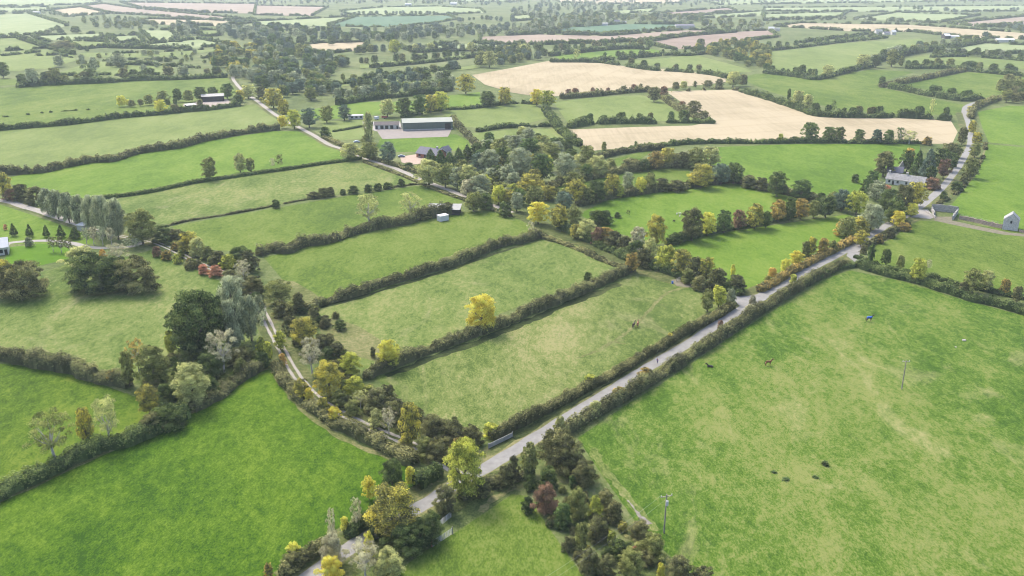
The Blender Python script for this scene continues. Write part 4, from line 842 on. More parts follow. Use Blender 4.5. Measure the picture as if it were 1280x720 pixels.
row('below the island paddock', [(714,156),(760,152),(815,151),(880,150)], 14, (5,8), ('dark','bro','green'), seed=34)
row('in the far right hedge', [(1100,10),(1180,14),(1230,16),(1290,12)], 26, (8,13), ('dark','blue'), seed=35)
row('in the far right hedge', [(960,26),(1020,26),(1060,25),(1120,28),(1180,30)], 34, (8,13), ('dark','silver'), (1,1.4), seed=36)
row('in the far right hedge', [(1230,36),(1260,36),(1290,42)], 14, (9,14), ('dark','blue'), (1,1.4), seed=37)
row('in the far left hedge', [(170,12),(240,16),(290,17)], 24, (8,12), ('dark','blue'), seed=38)
row('in the far left hedge', [(-10,18),(40,16),(95,22),(130,18),(190,20)], 28, (7,11), ('dark','silver'), seed=39)
row('in the far hedge of the teal field', [(425,20),(480,18),(540,19),(575,20)], 30, (8,12), ('dark','blue'), seed=40)
row('in the hedge right of the teal field', [(575,28),(600,25),(640,28),(640,24)], 16, (8,12), ('dark','blue'), seed=41)
row('in the hedge beside the hill field', [(960,88),(990,92),(1022,96)], 9, (5,8), ('dark','green'), seed=42)
row('among the left meadow strips', [(140,60),(200,60),(240,57),(290,60)], 18, (3,6), ('dark','silver'), seed=43)
row('among the left meadow strips', [(90,80),(150,84),(190,80),(240,76)], 14, (3,7), ('dark','olive'), seed=44)
row('at the top of the hill field', [(960,60),(1010,56),(1060,51),(1105,47)], 24, (7,10), ('dark','green'), seed=45)
area('in the scrub between lane and paddock', [(395,385),(412,410),(440,478),(480,500),(520,520),(590,540),(600,556),(560,560),(500,540),(430,506),(395,470),(362,420),(360,385)], 60, (1.6,4.2), ('brown','bro','olive','bro','dark','oy'), (.9,1.7), ('bush',), seed=61)
area('in the scrub strip at the bottom', [(655,600),(690,580),(735,600),(760,640),(800,680),(850,735),(740,735),(715,690),(680,650),(650,620)], 40, (1.2,2.8), ('brown','bro','olive','dark','oy'), (.9,1.7), ('bush',), seed=62)
area('beside the gravel lane below the driveway', [(205,300),(250,315),(300,340),(330,365),(345,400),(335,405),(300,362),(250,340),(215,320)], 26, (1.5,4.5), ('brown','bro','olive','dark','oo'), (.9,1.6), ('bush',), seed=63)
area('among the trees of the central wood', [(570,250),(600,180),(660,170),(720,185),(745,215),(700,265),(655,262)], 60, (5,10), ('dark','silver','olive','oy','py','green'), (.9,1.3), seed=64)
area('below the trees left of the corner field', [(165,470),(215,450),(300,440),(320,455),(240,505),(200,512)], 16, (2,4.5), ('dark','bro','olive'), (1,1.6), ('bush',), seed=65)
build_trees()
# ------------------------------------------------------------------ buildings, walls, gates, poles, animals, the walker
class MB:
    """collects boxes, prisms and tubes into one mesh"""
    def __init__(s): s.bm = bmesh.new()
    def box(s, x0, x1, y0, y1, z0, z1):
        v = [s.bm.verts.new(p) for p in [(x0,y0,z0),(x1,y0,z0),(x1,y1,z0),(x0,y1,z0),(x0,y0,z1),(x1,y0,z1),(x1,y1,z1),(x0,y1,z1)]]
        for f in [(3,2,1,0),(4,5,6,7),(0,1,5,4),(1,2,6,5),(2,3,7,6),(3,0,4,7)]: s.bm.faces.new([v[i] for i in f])
        return s
    def poly(s, pts, th):
        """slab from a polygon, thickened along its normal"""
        p = [Vector(q) for q in pts]; n = (p[1] - p[0]).cross(p[2] - p[0]).normalized() * th
        a = [s.bm.verts.new(q) for q in p]; b = [s.bm.verts.new(q - n) for q in p]
        s.bm.faces.new(a); s.bm.faces.new(b[::-1])
        for i in range(len(p)): j = (i + 1) % len(p); s.bm.faces.new([a[j], a[i], b[i], b[j]])
        return s
    def tube(s, a, b, r0, r1=None, n=8):
        a, b = Vector(a), Vector(b); r1 = r0 if r1 is None else r1
        d = (b - a).normalized(); t = d.cross(Vector((0.31, 0.2, 0.93)) if abs(d.z) < .9 else Vector((1, 0, 0))).normalized(); u = d.cross(t)
        A = [s.bm.verts.new(a + r0 * (math.cos(6.2832*i/n) * t + math.sin(6.2832*i/n) * u)) for i in range(n)]
        B = [s.bm.verts.new(b + r1 * (math.cos(6.2832*i/n) * t + math.sin(6.2832*i/n) * u)) for i in range(n)]
        for i in range(n): j = (i + 1) % n; s.bm.faces.new([A[i], A[j], B[j], B[i]])
        s.bm.faces.new(A[::-1]); s.bm.faces.new(B); return s
    def build(s, name, mat, parent=None, loc=(0, 0, 0)):
        bmesh.ops.recalc_face_normals(s.bm, faces=s.bm.faces)
        me = bpy.data.meshes.new(name); s.bm.to_mesh(me); s.bm.free(); me.materials.append(mat)
        return link(name, me, parent, loc)

def pm(name, col, **k): return plain_mat(name, col, **k)
W_WHITE = pm('white_render', (.50,.49,.46), var=.12, scale=.6); W_STONE = pm('pale_limestone', (.31,.30,.28), var=.35, scale=1.6)
W_BRICK = pm('red_brick', (.30,.14,.09), var=.3, scale=2.0); W_GREEN = pm('green_sheeting', (.105,.135,.11), var=.1, scale=.3, stretch=(3,3,.1))
W_DARK = pm('dark_boarding', (.05,.045,.045), var=.3); W_CONC = pm('concrete', (.36,.35,.33), var=.18, scale=.8)
R_SLATE = pm('blue_slate', (.13,.13,.16), var=.25, scale=1.5); R_TIN = pm('weathered_tin', (.22,.23,.225), var=.2, scale=.5, rough=.6)
R_CREAM = pm('cream_sheet_roof', (.28,.30,.26), var=.06, scale=.2); R_BROWN = pm('brown_felt_roof', (.12,.105,.10), var=.2)
R_WHITE = pm('white_sheet_roof', (.50,.51,.52), var=.05); GLASS = pm('dark_glass', (.03,.035,.04), rough=.2, var=.1)
D_DARK = pm('dark_door', (.05,.045,.04)); M_GALV = pm('galvanised_steel', (.42,.43,.44), rough=.5, var=.15, scale=4); M_RED = pm('red_oxide_steel', (.26,.06,.04), rough=.6)
M_WOOD = pm('weathered_pole_wood', (.24,.225,.19), var=.2, scale=3); M_BLACKP = pm('black_rubber', (.02,.02,.02)); R_OLD = pm('old_slate', (.22,.22,.215), var=.35, scale=1.0)

def frame_of(p1, p2, depth):
    a, b = G(*p1), G(*p2); d = b - a; L = d.length; rz = math.atan2(d.y, d.x)
    n = Vector((-d.y, d.x, 0)).normalized(); return (a + b) / 2 + n * depth / 2, L, rz

def house(name, label, cat, p1, p2, depth, h, rise, wall, roof, holes=(), door=None, chimneys=(), across=False, skirt=None, over=.35, flat=False, lean=False):
    """front wall on the ground line p1-p2; gable roof along it (or across it)"""
    C, L, rz = frame_of(p1, p2, depth); r = empty(name, C, rz); tag(r, label, cat)
    X, Y = L / 2, depth / 2
    m = MB(); t = 0.25
    m.box(-X, X, -Y, -Y + t, 0, h).box(-X, X, Y - t, Y, 0, h).box(-X, -X + t, -Y + t, Y - t, 0, h).box(X - t, X, -Y + t, Y - t, 0, h)
    if not flat and not lean:
        if across:
            for y in (-Y, Y - t): m.poly([(-X, y, h), (X, y, h), (0, y, h + rise)], -t if y < 0 else -t)
        else:
            for x in (-X + t, X): m.poly([(x, -Y, h), (x, Y, h), (x, 0, h + rise)], t)
    m.build('wall', wall, r)
    m = MB(); o = over
    if flat: m.box(-X - o, X + o, -Y - o, Y + o, h + .002, h + .25)
    elif lean: m.poly([(-X - o, -Y - o, h + .05), (X + o, -Y - o, h + .05), (X + o, Y + o, h + rise), (-X - o, Y + o, h + rise)], .08); 
    elif across:
        k = rise / X; e = h + .06 - k * o
        m.poly([(-X - o, -Y - o, e), (0, -Y - o, h + rise + .06), (0, Y + o, h + rise + .06), (-X - o, Y + o, e)], -.14)
        m.poly([(0.003, -Y - o, h + rise + .06), (X + o, -Y - o, e), (X + o, Y + o, e), (0.003, Y + o, h + rise + .06)], -.14)
    else:
        k = rise / Y; e = h + .06 - k * o
        m.poly([(-X - o, -Y - o, e), (X + o, -Y - o, e), (X + o, 0, h + rise + .06), (-X - o, 0, h + rise + .06)], -.14)
        m.poly([(-X - o, 0.003, h + rise + .06), (X + o, 0.003, h + rise + .06), (X + o, Y + o, e), (-X - o, Y + o, e)], -.14)
    rf = m.build('roof', roof, r)
    for (fx, z0, w, hh) in holes:
        x = fx * L - X
        q = MB().box(x - w/2, x + w/2, -Y - .05, -Y - .003, z0, z0 + hh).build('window', GLASS, r)
        MB().box(x - w/2 - .12, x + w/2 + .12, -Y - .12, -Y - .052, z0 - .14, z0 - .004).build('sill', W_CONC, q)
    for (fx, w, hh) in (door or ()):
        x = fx * L - X; MB().box(x - w/2, x + w/2, -Y - .06, -Y - .003, 0.02, hh).build('door', D_DARK, r)
    for fx in chimneys:
        x = fx * L - X; MB().box(x - .45, x + .45, -.4, .4, h + rise - .7, h + rise + 1.1).box(x - .55, x + .55, -.5, .5, h + rise + 1.1, h + rise + 1.25).build('chimney', W_CONC, rf)
    if skirt: MB().box(-X - .06, X + .06, -Y - .06, -Y - .004, 0, skirt).build('plinth', W_CONC, r)
    return r

house('barn', 'long low barn with cream roof and grey-green sheeted walls beside the riding arena', 'barn', (504,163.5), (566,161.5), 17, 5.2, 1.7, W_GREEN, R_CREAM, door=[(.90,4,4.2)], skirt=.9)
house('stable_block', 'white stable row with four dark doorways and brown roof left of the long barn', 'stables', (468.5,161.5), (498.5,161), 7, 2.8, 1.7, W_WHITE, R_BROWN, door=[(.08,1.5,2.3),(.30,2.2,2.4),(.50,2.2,2.4),(.71,2.2,2.4),(.94,1.2,2.2)])
house('mobile_home', 'white mobile home with three dark windows behind the small paddocks', 'mobile home', (435.5,149.3), (454,148.7), 4, 2.6, .5, W_WHITE, R_WHITE, holes=[(.25,.9,1.8,1.2),(.55,.9,1.6,1.2),(.85,.9,1.8,1.2)])
house('bungalow', 'brick bungalow with hipped blue-grey slate roof among dark conifers', 'bungalow', (520.5,196.5), (546,200), 9, 2.6, 3.0, W_BRICK, R_SLATE, holes=[(.16,.8,1.6,1.3),(.72,.8,1.8,1.3)], door=[(.42,1.2,2.1)], chimneys=(.8,), over=.5)
house('garage', 'small slate-roofed garage at the right end of the brick bungalow', 'garage', (549,193), (557,194), 6, 2.4, 2.2, W_WHITE, R_SLATE, across=True, door=[(.5,2.4,2.1)])
house('shed', 'long open shed with pale wavy tin roof at the lane end of the bushy hedge', 'shed', (535,268.5), (574.5,269), 7, 2.5, .9, W_DARK, R_TIN, lean=True, door=[(.25,3,2.2),(.55,3,2.2)])
house('shed', 'small white sheeted cabin in front of the tin-roofed shed', 'cabin', (550.5,277.5), (561,275.3), 2.6, 2.4, .3, R_WHITE, R_WHITE, lean=True, over=.1)
house('house', 'white-roofed house at the left edge beside the bright lawn', 'house', (-22,322), (11.5,318), 9, 3.0, 2.6, W_WHITE, R_WHITE, holes=[(.7,.9,1.6,1.3)], door=[(.9,1,2.1)])
house('shed', 'small white-roofed shed at the foot of the willow row', 'shed', (96.5,288), (105.5,288.8), 3.5, 2.3, .4, W_CONC, R_WHITE, lean=True)
house('shed', 'pale-roofed gate lodge under the olive tree by the driveway end', 'lodge', (165.5,304), (177.5,302.5), 4, 2.3, .9, W_STONE, R_TIN, door=[(.5,1,2)])
house('barn', 'dark-walled barn with pale grey roof in the left roadside farmyard', 'barn', (252.5,127.5), (280.5,126.3), 10, 4.2, 1.6, W_DARK, R_TIN, door=[(.3,3,3.4),(.7,3,3.4)])
house('shed', 'low grey lean-to shed in front of the left roadside farmyard', 'shed', (234,135.5), (246,134.5), 6, 2.2, .8, W_DARK, R_TIN, lean=True)
house('cottage', 'long white cottage with grey slate roof in the trees beside the road bend', 'cottage', (1106.5,229.5), (1154,236), 6, 2.8, 2.4, W_WHITE, R_OLD, holes=[(.10,1,1,1.2),(.32,1,1,1.2),(.55,1,1,1.2),(.78,1,1,1.2)], door=[(.2,1,2.1)], chimneys=(.03,.5))
house('outhouse', 'slate-roofed outhouse wing behind the long white cottage', 'outhouse', (1108,222), (1127,223.5), 6, 3.2, 2.2, W_STONE, R_SLATE)
house('outhouse', 'small steep-gabled outhouse behind the white cottage', 'outhouse', (1123,216), (1129,216.5), 4, 3.2, 2.8, W_STONE, R_OLD, across=True)
th = house('tower_house', 'narrow pale stone gabled ruin with one small dark window in the right-hand field', 'stone building', (1252.3,286.8), (1272,289.2), 5.5, 4.3, 2.6, pm('whitened_stone', (.42,.41,.41), var=.3, scale=1.8), R_TIN, across=True, holes=[(.5,3.0,.7,1.0)], over=.02)

# far farms and houses: (label, x0, x1, base row, depth, height, rise, wall, roof)
FB = [('white farmhouse on the far tree belt above the blue-green field', 768, 775, 29.5, 8, 5, 3, W_WHITE, R_SLATE),
 ('low white-walled cottage just right of the far white farmhouse', 777, 783, 29.8, 8, 3.4, 2.6, W_WHITE, R_TIN),
 ('long pale farm shed at the left end of the blue-green field belt', 748, 760, 32, 10, 4, 2, R_WHITE, R_TIN),
 ('big grey-roofed barn at the right end of the blue-green field', 845, 868, 36, 20, 6, 2.5, W_CONC, R_SLATE),
 ('white house left of the pale far barn', 961, 968, 39, 9, 5, 3, W_WHITE, R_WHITE),
 ('small white house just right of the far roadside white house', 969.5, 975, 39, 9, 3.6, 2.6, W_WHITE, R_TIN),
 ('white two-storey house above the light green hill field', 1095, 1103, 43, 9, 5.5, 3, W_WHITE, R_TIN),
 ('low white outbuilding just right of the hill-field house', 1105, 1113, 44, 9, 3.5, 2.5, W_WHITE, R_SLATE),
 ('white gable house third along above the hill field', 1115, 1120, 43.5, 9, 5, 3, W_WHITE, R_WHITE),
 ('grey arched-roof shed beside the orange bank on the right', 1181, 1188, 48.5, 14, 5, 3, W_DARK, R_WHITE),
 ('low white shed just right of the grey arched-roof shed', 1189, 1199, 48.5, 10, 3.8, 1.6, R_WHITE, R_WHITE),
 ('long low white building near the right edge of the far fields', 1246, 1268, 53, 10, 4, 2, W_WHITE, R_WHITE),
 ('pale farm building among the copse right of the far barn', 886, 894, 34.5, 12, 4.5, 2, W_WHITE, R_TIN),
 ('small white bungalow at the right end of the far copse', 950, 956, 38, 8, 3.4, 2.4, W_WHITE, R_TIN),
 ('pale house in the pink strip at far left', 41, 49, 17.5, 10, 5, 3, W_WHITE, R_TIN),
 ('tiny pale farmhouse on the upper far pasture', 563, 571, 6.5, 14, 6, 4, W_WHITE, R_WHITE),
 ('pale shed on the top strip left of centre', 506, 514, 7, 14, 5, 3, R_WHITE, R_WHITE)]
for (lb, x0, x1, y, d, h, rs_, w, rf) in FB:
    house('farm_building', lb, 'farm building', (x0, y), (x1, y), d, h, rs_, w, rf, holes=[(.3,1,1.2,1.2),(.7,1,1.2,1.2)] if h > 4.6 and w is W_WHITE else ())

# roofless stone shed beside the road
def stone_wall(mb, a, b, h, t=.5, ragged=.35, seed=1):
    rs = random.Random(seed); d = b - a; L = d.length; n = max(2, int(L / .9)); u = d.normalized(); v = Vector((-u.y, u.x, 0))
    zs = [h * (1 - rs.uniform(0, ragged)) for _ in range(n + 1)]
    rows = []
    for i in range(n + 1):
        p = a + u * (L * i / n); w = t / 2 * rs.uniform(.85, 1.1)
        rows.append([mb.bm.verts.new(q) for q in (p - v * w, p - v * w * .85 + Vector((0, 0, zs[i])), p + v * w * .85 + Vector((0, 0, zs[i] * rs.uniform(.95, 1))), p + v * w)])
    for i in range(n):
        for j in range(3): mb.bm.faces.new([rows[i][j], rows[i+1][j], rows[i+1][j+1], rows[i][j+1]])
    mb.bm.faces.new(rows[0]); mb.bm.faces.new(rows[-1][::-1]); return mb
O = G(1180, 268); r = empty('ruined_shed', O); tag(r, 'roofless grey stone shed open at the front beside the road bend', 'ruined shed')
def loc(x, y): return G(x, y) - O
for i, (p, q, h) in enumerate([((1164,263),(1197,266.5),3.3), ((1197,266.5),(1190.5,275),2.6), ((1164,263),(1168,270),2.2)]):
    w_ = stone_wall(MB(), loc(*p), loc(*q), h, .6, .12 if i == 0 else .35, i).build('wall', W_STONE, r)
wl = stone_wall(stone_wall(MB(), Vector((0,0,0)), G(1163,269) - G(1157,265.5), 1.1, .5, .2, 5), G(1163,269) - G(1157,265.5), G(1169.5,273) - G(1157,265.5), 1.1, .5, .2, 6).build('stone_wall', W_STONE, None, G(1157,265.5))
tag(wl, 'low curved pale stone wall at the road side of the roofless shed', 'wall')
W_RUB = pm('brown_rubble', (.26,.21,.175), var=.35, scale=1.2)
pts = [G(1199,274), G(1215,277), G(1232,281), G(1252,285.5)]; mb = MB()
for i in range(3): stone_wall(mb, pts[i] - pts[0], pts[i+1] - pts[0], 1.9, .7, .2, i)
tag(mb.build('stone_wall', W_RUB, None, pts[0]), 'brown rubble wall between the roofless shed and the gabled stone ruin', 'wall')
pts = [G(1274,290), G(1300,296)]; tag(stone_wall(MB(), Vector((0,0,0)), pts[1] - pts[0], 1.2, .7, .3, 8).build('stone_wall', W_RUB, None, pts[0]), 'brown rubble wall right of the gabled stone ruin at the edge', 'wall')
r = empty('post_fence', G(1199,272.5)); tag(r, 'thin wire fence on wooden posts behind the brown rubble wall', 'fence')
fp = [G(1199 + 54 * i / 8, 272.6 + 11 * i / 8) - G(1199,272.5) for i in range(9)]
for p in fp: MB().tube(p, p + Vector((0,0,1.9)), .07, .06, 6).build('post', M_WOOD, r)
mb = MB(); [mb.tube(fp[i] + Vector((0,0,z)), fp[i+1] + Vector((0,0,z)), .012, n=4) for i in range(8) for z in (1.1, 1.5, 1.8)]; mb.build('wire', M_GALV, r)

# pens, gates and rails at the bottom road
def rail_gate(label, a, b, h=1.25, mat=M_GALV, bars=6, posts=2, sheet_=False, name='field_gate', cat='gate'):
    A, B = G(*a), G(*b); d = B - A; L = d.length; r = empty(name, A, math.atan2(d.y, d.x)); tag(r, label, cat)
    m = MB()
    for i in range(bars): z = .15 + (h - .15) * i / (bars - 1); m.tube((0, 0, z), (L, 0, z), .03, n=6)
    for i in range(posts + 1): m.tube((L * i / posts, 0, .1), (L * i / posts, 0, h + .05), .045, n=6)
    m.build('rails', mat, r)
    for x in (-.12, L + .12): MB().tube((x, 0, 0), (x, 0, h + .3), .09, n=8).build('post', M_WOOD if not sheet_ else mat, r)
    if sheet_: MB().box(0, L, .05, .09, .1, h).build('sheet', mat, r)
rail_gate('galvanised gate nearest the bottom road in the cattle pen', (548.5,659.5), (563.5,647), 1.3, posts=3)
rail_gate('pale galvanised rail panel on the field side of the cattle pen', (541.5,683.5), (565,668), 1.35, posts=5)
rail_gate('red sheeted gate at the left corner of the cattle pen', (531.5,677), (539.5,683.5), 1.25, M_RED, 4, 2, True)
rail_gate('weathered rail panel closing the upper left of the cattle pen', (524,671), (541,661), 1.2, pm('grey_boards', (.30,.28,.25)), 5, 4, True, 'rail_panel', 'rail panel')
rail_gate('short metal bar gate at the verge left of the cattle pen', (491,698), (498,693.5), 1.1, posts=1)
rail_gate('grey bar gate beside the road at the stone bridge', (611,561), (640,547), 1.2, W_CONC, 5, 6, True, 'bridge_parapet', 'parapet')
rail_gate('pale gate post rail at the left lane corner of the road', (636,586), (641,583), 1.1, W_CONC, 3, 1, False)
rail_gate('small metal gate at the mouth of the green lane', (846,352), (853,349), 1.2, posts=1)
bl = MB().tube((0,0,0), (0,0,.9), .32, .32, 14).tube((0,0,.3), (0,0,.34), .34, .34, 14).tube((0,0,.6), (0,0,.64), .34, .34, 14).build('barrel', pm('blue_plastic', (.03,.12,.45), rough=.4), None, G(840.5,354.5))
tag(bl, 'bright blue plastic barrel on the muddy patch at the green lane', 'barrel')
st = random.Random(3)
def stone(label, x, y, s):
    bm = bmesh.new(); bmesh.ops.create_icosphere(bm, subdivisions=2, radius=s)
    for v in bm.verts: v.co *= st.uniform(.8, 1.1); v.co.z *= .5
    me = bpy.data.meshes.new('stone'); bm.to_mesh(me); bm.free(); me.materials.append(W_STONE)
    tag(link('stone', me, None, G(x, y) + Vector((0, 0, s * .3))), label, 'stone')
stone('longer pale stone lying in the large field near the right edge', 1205, 426, .6)
stone('small pale stone lower left of the longer one in the large field', 1194.5, 434, .3)

# poles and wires
def pole(label, x, y, h, arm=1.8, box=False, rz=0.0):
    r = empty('utility_pole', G(x, y), rz); tag(r, label, 'utility pole')
    MB().tube((0,0,-.1), (0,0,h), .16, .11, 10).build('post', M_WOOD, r)
    ca = MB().box(-arm/2, arm/2, -.06, .06, h - .55, h - .40).build('crossarm', M_WOOD, r)
    for s_ in (-1, 1): MB().tube((s_ * (arm/2 - .1), 0, h - .398), (s_ * (arm/2 - .1), 0, h - .1), .07, .05, 8).build('insulator', R_WHITE, ca)
    if box: MB().tube((0,-.42,h-2.2), (0,-.42,h-1.2), .26, .26, 12).box(-.04,.04,-.2,-.1,h-2,h-1.4).build('transformer', M_GALV, r)
    return r
pole('thin pale utility pole standing alone in the large field near the right', 1127, 486.5, 8.2)
pole('utility pole with transformer at the scrub edge of the large field', 830, 666.5, 8.6, 2.4, True, .3)
pole('utility pole with white top beside the autumn trees by the road', 1114, 296, 7.5)
pole('thin utility pole on the green lane below the sheep paddock', 798, 333, 7.0)
P2 = G(830,666.5)
wr = empty('overhead_wires', P2); tag(wr, 'two thin overhead wires running from the transformer pole to the bottom scrub', 'wires')
for s_ in (-1, 1):
    m = MB(); e = G(640,800) - P2; q0 = Vector((s_ * .9, 0, 8.45)); q1 = Vector((e.x + s_ * .9, e.y, 7.6)); L = None
    for i in range(13):
        t = i / 12; p = q0.lerp(q1, t); p.z -= 4 * t * (1 - t) * .9
        if L is not None: m.tube(L, p, .009, n=4)
        L = p
    m.build('wire', M_GALV, wr)

# vehicles
def car(label, x, y, rz, mat):
    r = empty('car', G(x, y), rz); tag(r, label, 'car')
    bm = bmesh.new(); prof = [(-2.1,.35),(-2.15,.8),(-1.9,1.0),(-1.45,1.05),(-.9,1.42),(.5,1.45),(1.15,1.02),(1.95,.88),(2.12,.6),(2.05,.33)]
    a = [bm.verts.new((px_, -.84 if z < 1.1 else -.66, z)) for px_, z in prof]; b = [bm.verts.new((px_, .84 if z < 1.1 else .66, z)) for px_, z in prof]
    bm.faces.new(a); bm.faces.new(b[::-1])
    for i in range(len(prof)): j = (i + 1) % len(prof); bm.faces.new([a[j], a[i], b[i], b[j]])
    bmesh.ops.recalc_face_normals(bm, faces=bm.faces); me = bpy.data.meshes.new('body'); bm.to_mesh(me); bm.free(); me.materials.append(mat); bd = link('body', me, r)
    bd.modifiers.new('bevel', 'BEVEL').width = .06
    for s_ in (-1, 1): MB().poly([(-1.2, s_*.80, 1.08), (-.85, s_*.70, 1.36), (.45, s_*.70, 1.38), (.95, s_*.80, 1.06)], .04 * s_).build('side_window', GLASS, r)
    MB().poly([(.58, -.6, 1.43), (.58, .6, 1.43), (1.16, .62, 1.06), (1.16, -.62, 1.06)], .03).build('windscreen', GLASS, r)
    for wx in (-1.3, 1.3):
        for s_ in (-1, 1): w = MB().tube((wx, s_*.68, .32), (wx, s_*.88, .32), .32, n=14).build('wheel', M_BLACKP, r); MB().tube((wx, s_*.882, .32), (wx, s_*.90, .32), .18, n=10).build('rim', M_GALV, w)
car('blue-grey car parked on the drive left of the brick bungalow', 502, 196.5, .1, pm('blue_grey_paint', (.16,.20,.27), rough=.35, var=.03))
car('pale blue car beside the lane tree left of the stables', 446, 178.3, .1, pm('pale_blue_paint', (.40,.46,.55), rough=.35, var=.03))
tr = empty('horse_trailer', G(470.5,149.5), .9); tag(tr, 'white horse trailer with rounded roof behind the stable row', 'trailer')
MB().box(-1.8,1.8,-.95,.95,.5,1.9).poly([(-1.8,-.95,1.902),(-1.8,.95,1.902),(-1.8,.7,2.4),(-1.8,-.7,2.4)],-3.6).build('body', R_WHITE, tr)
for s_ in (-1,1): MB().tube((0,s_*.97,.35),(0,s_*1.15,.35),.35,n=12).build('wheel', M_BLACKP, tr)
MB().tube((1.8,0,.5),(3.0,0,.45),.05).build('drawbar', M_GALV, tr)
rd = empty('trailer', G(480.5,148.3), .2); tag(rd, 'small red-brown farm trailer behind the stable row beside the dark trees', 'trailer')
MB().box(-2,2,-1,1,.8,.95).box(-2,2,-1,-.92,.952,1.8).box(-2,2,.92,1,.952,1.8).box(-2,-1.92,-.918,.918,.952,1.8).box(1.92,2,-.918,.918,.952,1.8).build('body', M_RED, rd)
for s_ in (-1,1): MB().tube((0,s_*.8,.4),(0,s_*1.02,.4),.4,n=12).build('wheel', M_BLACKP, rd)

# skinned figures
def skin(name, pts, edges, mat, parent=None, sub=2, root=0):
    me = bpy.data.meshes.new(name); me.from_pydata([p[:3] for p in pts], edges, []); me.update()
    o = link(name, me, parent); m = o.modifiers.new('skin', 'SKIN'); sv = me.skin_vertices[0].data
    for i, p in enumerate(pts): sv[i].radius = (p[3], p[4] if len(p) > 4 else p[3]); sv[i].use_root = (i == root)
    m.use_smooth_shade = True; s = o.modifiers.new('sub', 'SUBSURF'); s.levels = s.render_levels = sub
    me.materials.append(mat); return o

def horse(label, x, y, rz, col, group=None, s=1.0, rug=None, graze=False, lying=False, mane=(.03,.025,.02)):
    r = empty('horse', G(x, y), rz, (s, s, s)); tag(r, label, 'horse')
    M = pm('horse_coat_%d' % int(col[0] * 1000), col, rough=.6, var=.15, scale=3); MM = pm('horse_mane', mane, var=.2)
    z = 0.78 if lying else 0.0
    hz_ = (lambda v: v - z)
    P = [(-.62,0,hz_(1.22),.26,.27), (-.15,0,hz_(1.16),.26,.29), (.40,0,hz_(1.20),.25,.30), (.70,0,hz_(1.32),.19,.22)]
    if graze: P += [(1.0,0,1.02,.13,.15), (1.2,0,.62,.10,.11), (1.27,0,.38,.11,.12), (1.38,0,.12,.07,.07)]
    else: P += [(.98,0,hz_(1.62),.12,.15), (1.15,0,hz_(1.92),.10,.12), (1.28,0,hz_(1.93),.11,.12), (1.62,0,hz_(1.70),.065,.07)]
    E = [(0,1),(1,2),(2,3),(3,4),(4,5),(5,6),(6,7)]
    for sy in (-1, 1):
        n = len(P)
        if lying: P += [(.55,sy*.16,.30,.12),(.95,sy*.26,.14,.07),(.72,sy*.30,.09,.05),(.60,sy*.31,.08,.05)]
        else: P += [(.52,sy*.15,.92,.12),(.54,sy*.16,.52,.065),(.50,sy*.16,.18,.048),(.54,sy*.16,.05,.06)]
        E += [(2,n),(n,n+1),(n+1,n+2),(n+2,n+3)]; n = len(P)
        if lying: P += [(-.60,sy*.20,.26,.18),(-.15,sy*.36,.16,.09),(-.55,sy*.40,.10,.055),(-.30,sy*.42,.08,.05)]
        else: P += [(-.66,sy*.17,.92,.17),(-.58,sy*.17,.64,.09),(-.76,sy*.17,.46,.06),(-.70,sy*.17,.05,.055)]
        E += [(0,n),(n,n+1),(n+1,n+2),(n+2,n+3)]
    skin('body', P, E, M, r, 2, 1)
    hd = (1.26, .46 if graze else hz_(2.03))
    for sy in (-1, 1): MB().tube((hd[0] - .05, sy*.06, hd[1]), (hd[0] - .03, sy*.08, hd[1] + .15), .035, .008, 6).build('ear', M, r)
    if graze: skin('mane', [(.72,0,1.46,.05),(1.02,0,1.16,.06),(1.2,0,.80,.04)], [(0,1),(1,2)], MM, r, 1)
    else: skin('mane', [(.66,0,hz_(1.52),.05),(.90,0,hz_(1.78),.06),(1.14,0,hz_(2.05),.04)], [(0,1),(1,2)], MM, r, 1)
    skin('tail', [(-.84,0,hz_(1.34),.05),(-.98,0,max(.12,hz_(1.05)),.07),(-1.0 - (.2 if lying else 0),0,max(.07,hz_(.5)),.06)], [(0,1),(1,2)], MM, r, 1)
    if rug: skin('rug', [(-.72,0,1.22,.30,.31),(-.15,0,1.20,.31,.34),(.40,0,1.22,.29,.33),(.72,0,1.36,.21,.24),(.88,0,1.50,.16,.18)], [(0,1),(1,2),(2,3),(3,4)], rug, r, 2, 1)
    return r
RUG = pm('blue_horse_rug', (.03,.11,.48), rough=.6, var=.1)
horse('chestnut brown horse standing side-on in the large near field', 960, 457, .05, (.17,.065,.035), s=1.02)
horse('dark horse wearing a bright blue rug in the large field', 1086, 402, .15, (.05,.04,.035), rug=RUG, s=1.12)
horse('black horse lying on the grass left of the chestnut horse', 888, 459, 3.0, (.035,.03,.03), lying=True, s=.95)
horse('dark bay horse, left one of the pair standing on the paddock path', 792, 409.5, 1.1, (.06,.045,.035), s=1.0)
horse('reddish brown horse, right one of the pair standing on the paddock path', 797, 408.5, 1.35, (.27,.10,.05), s=1.0)

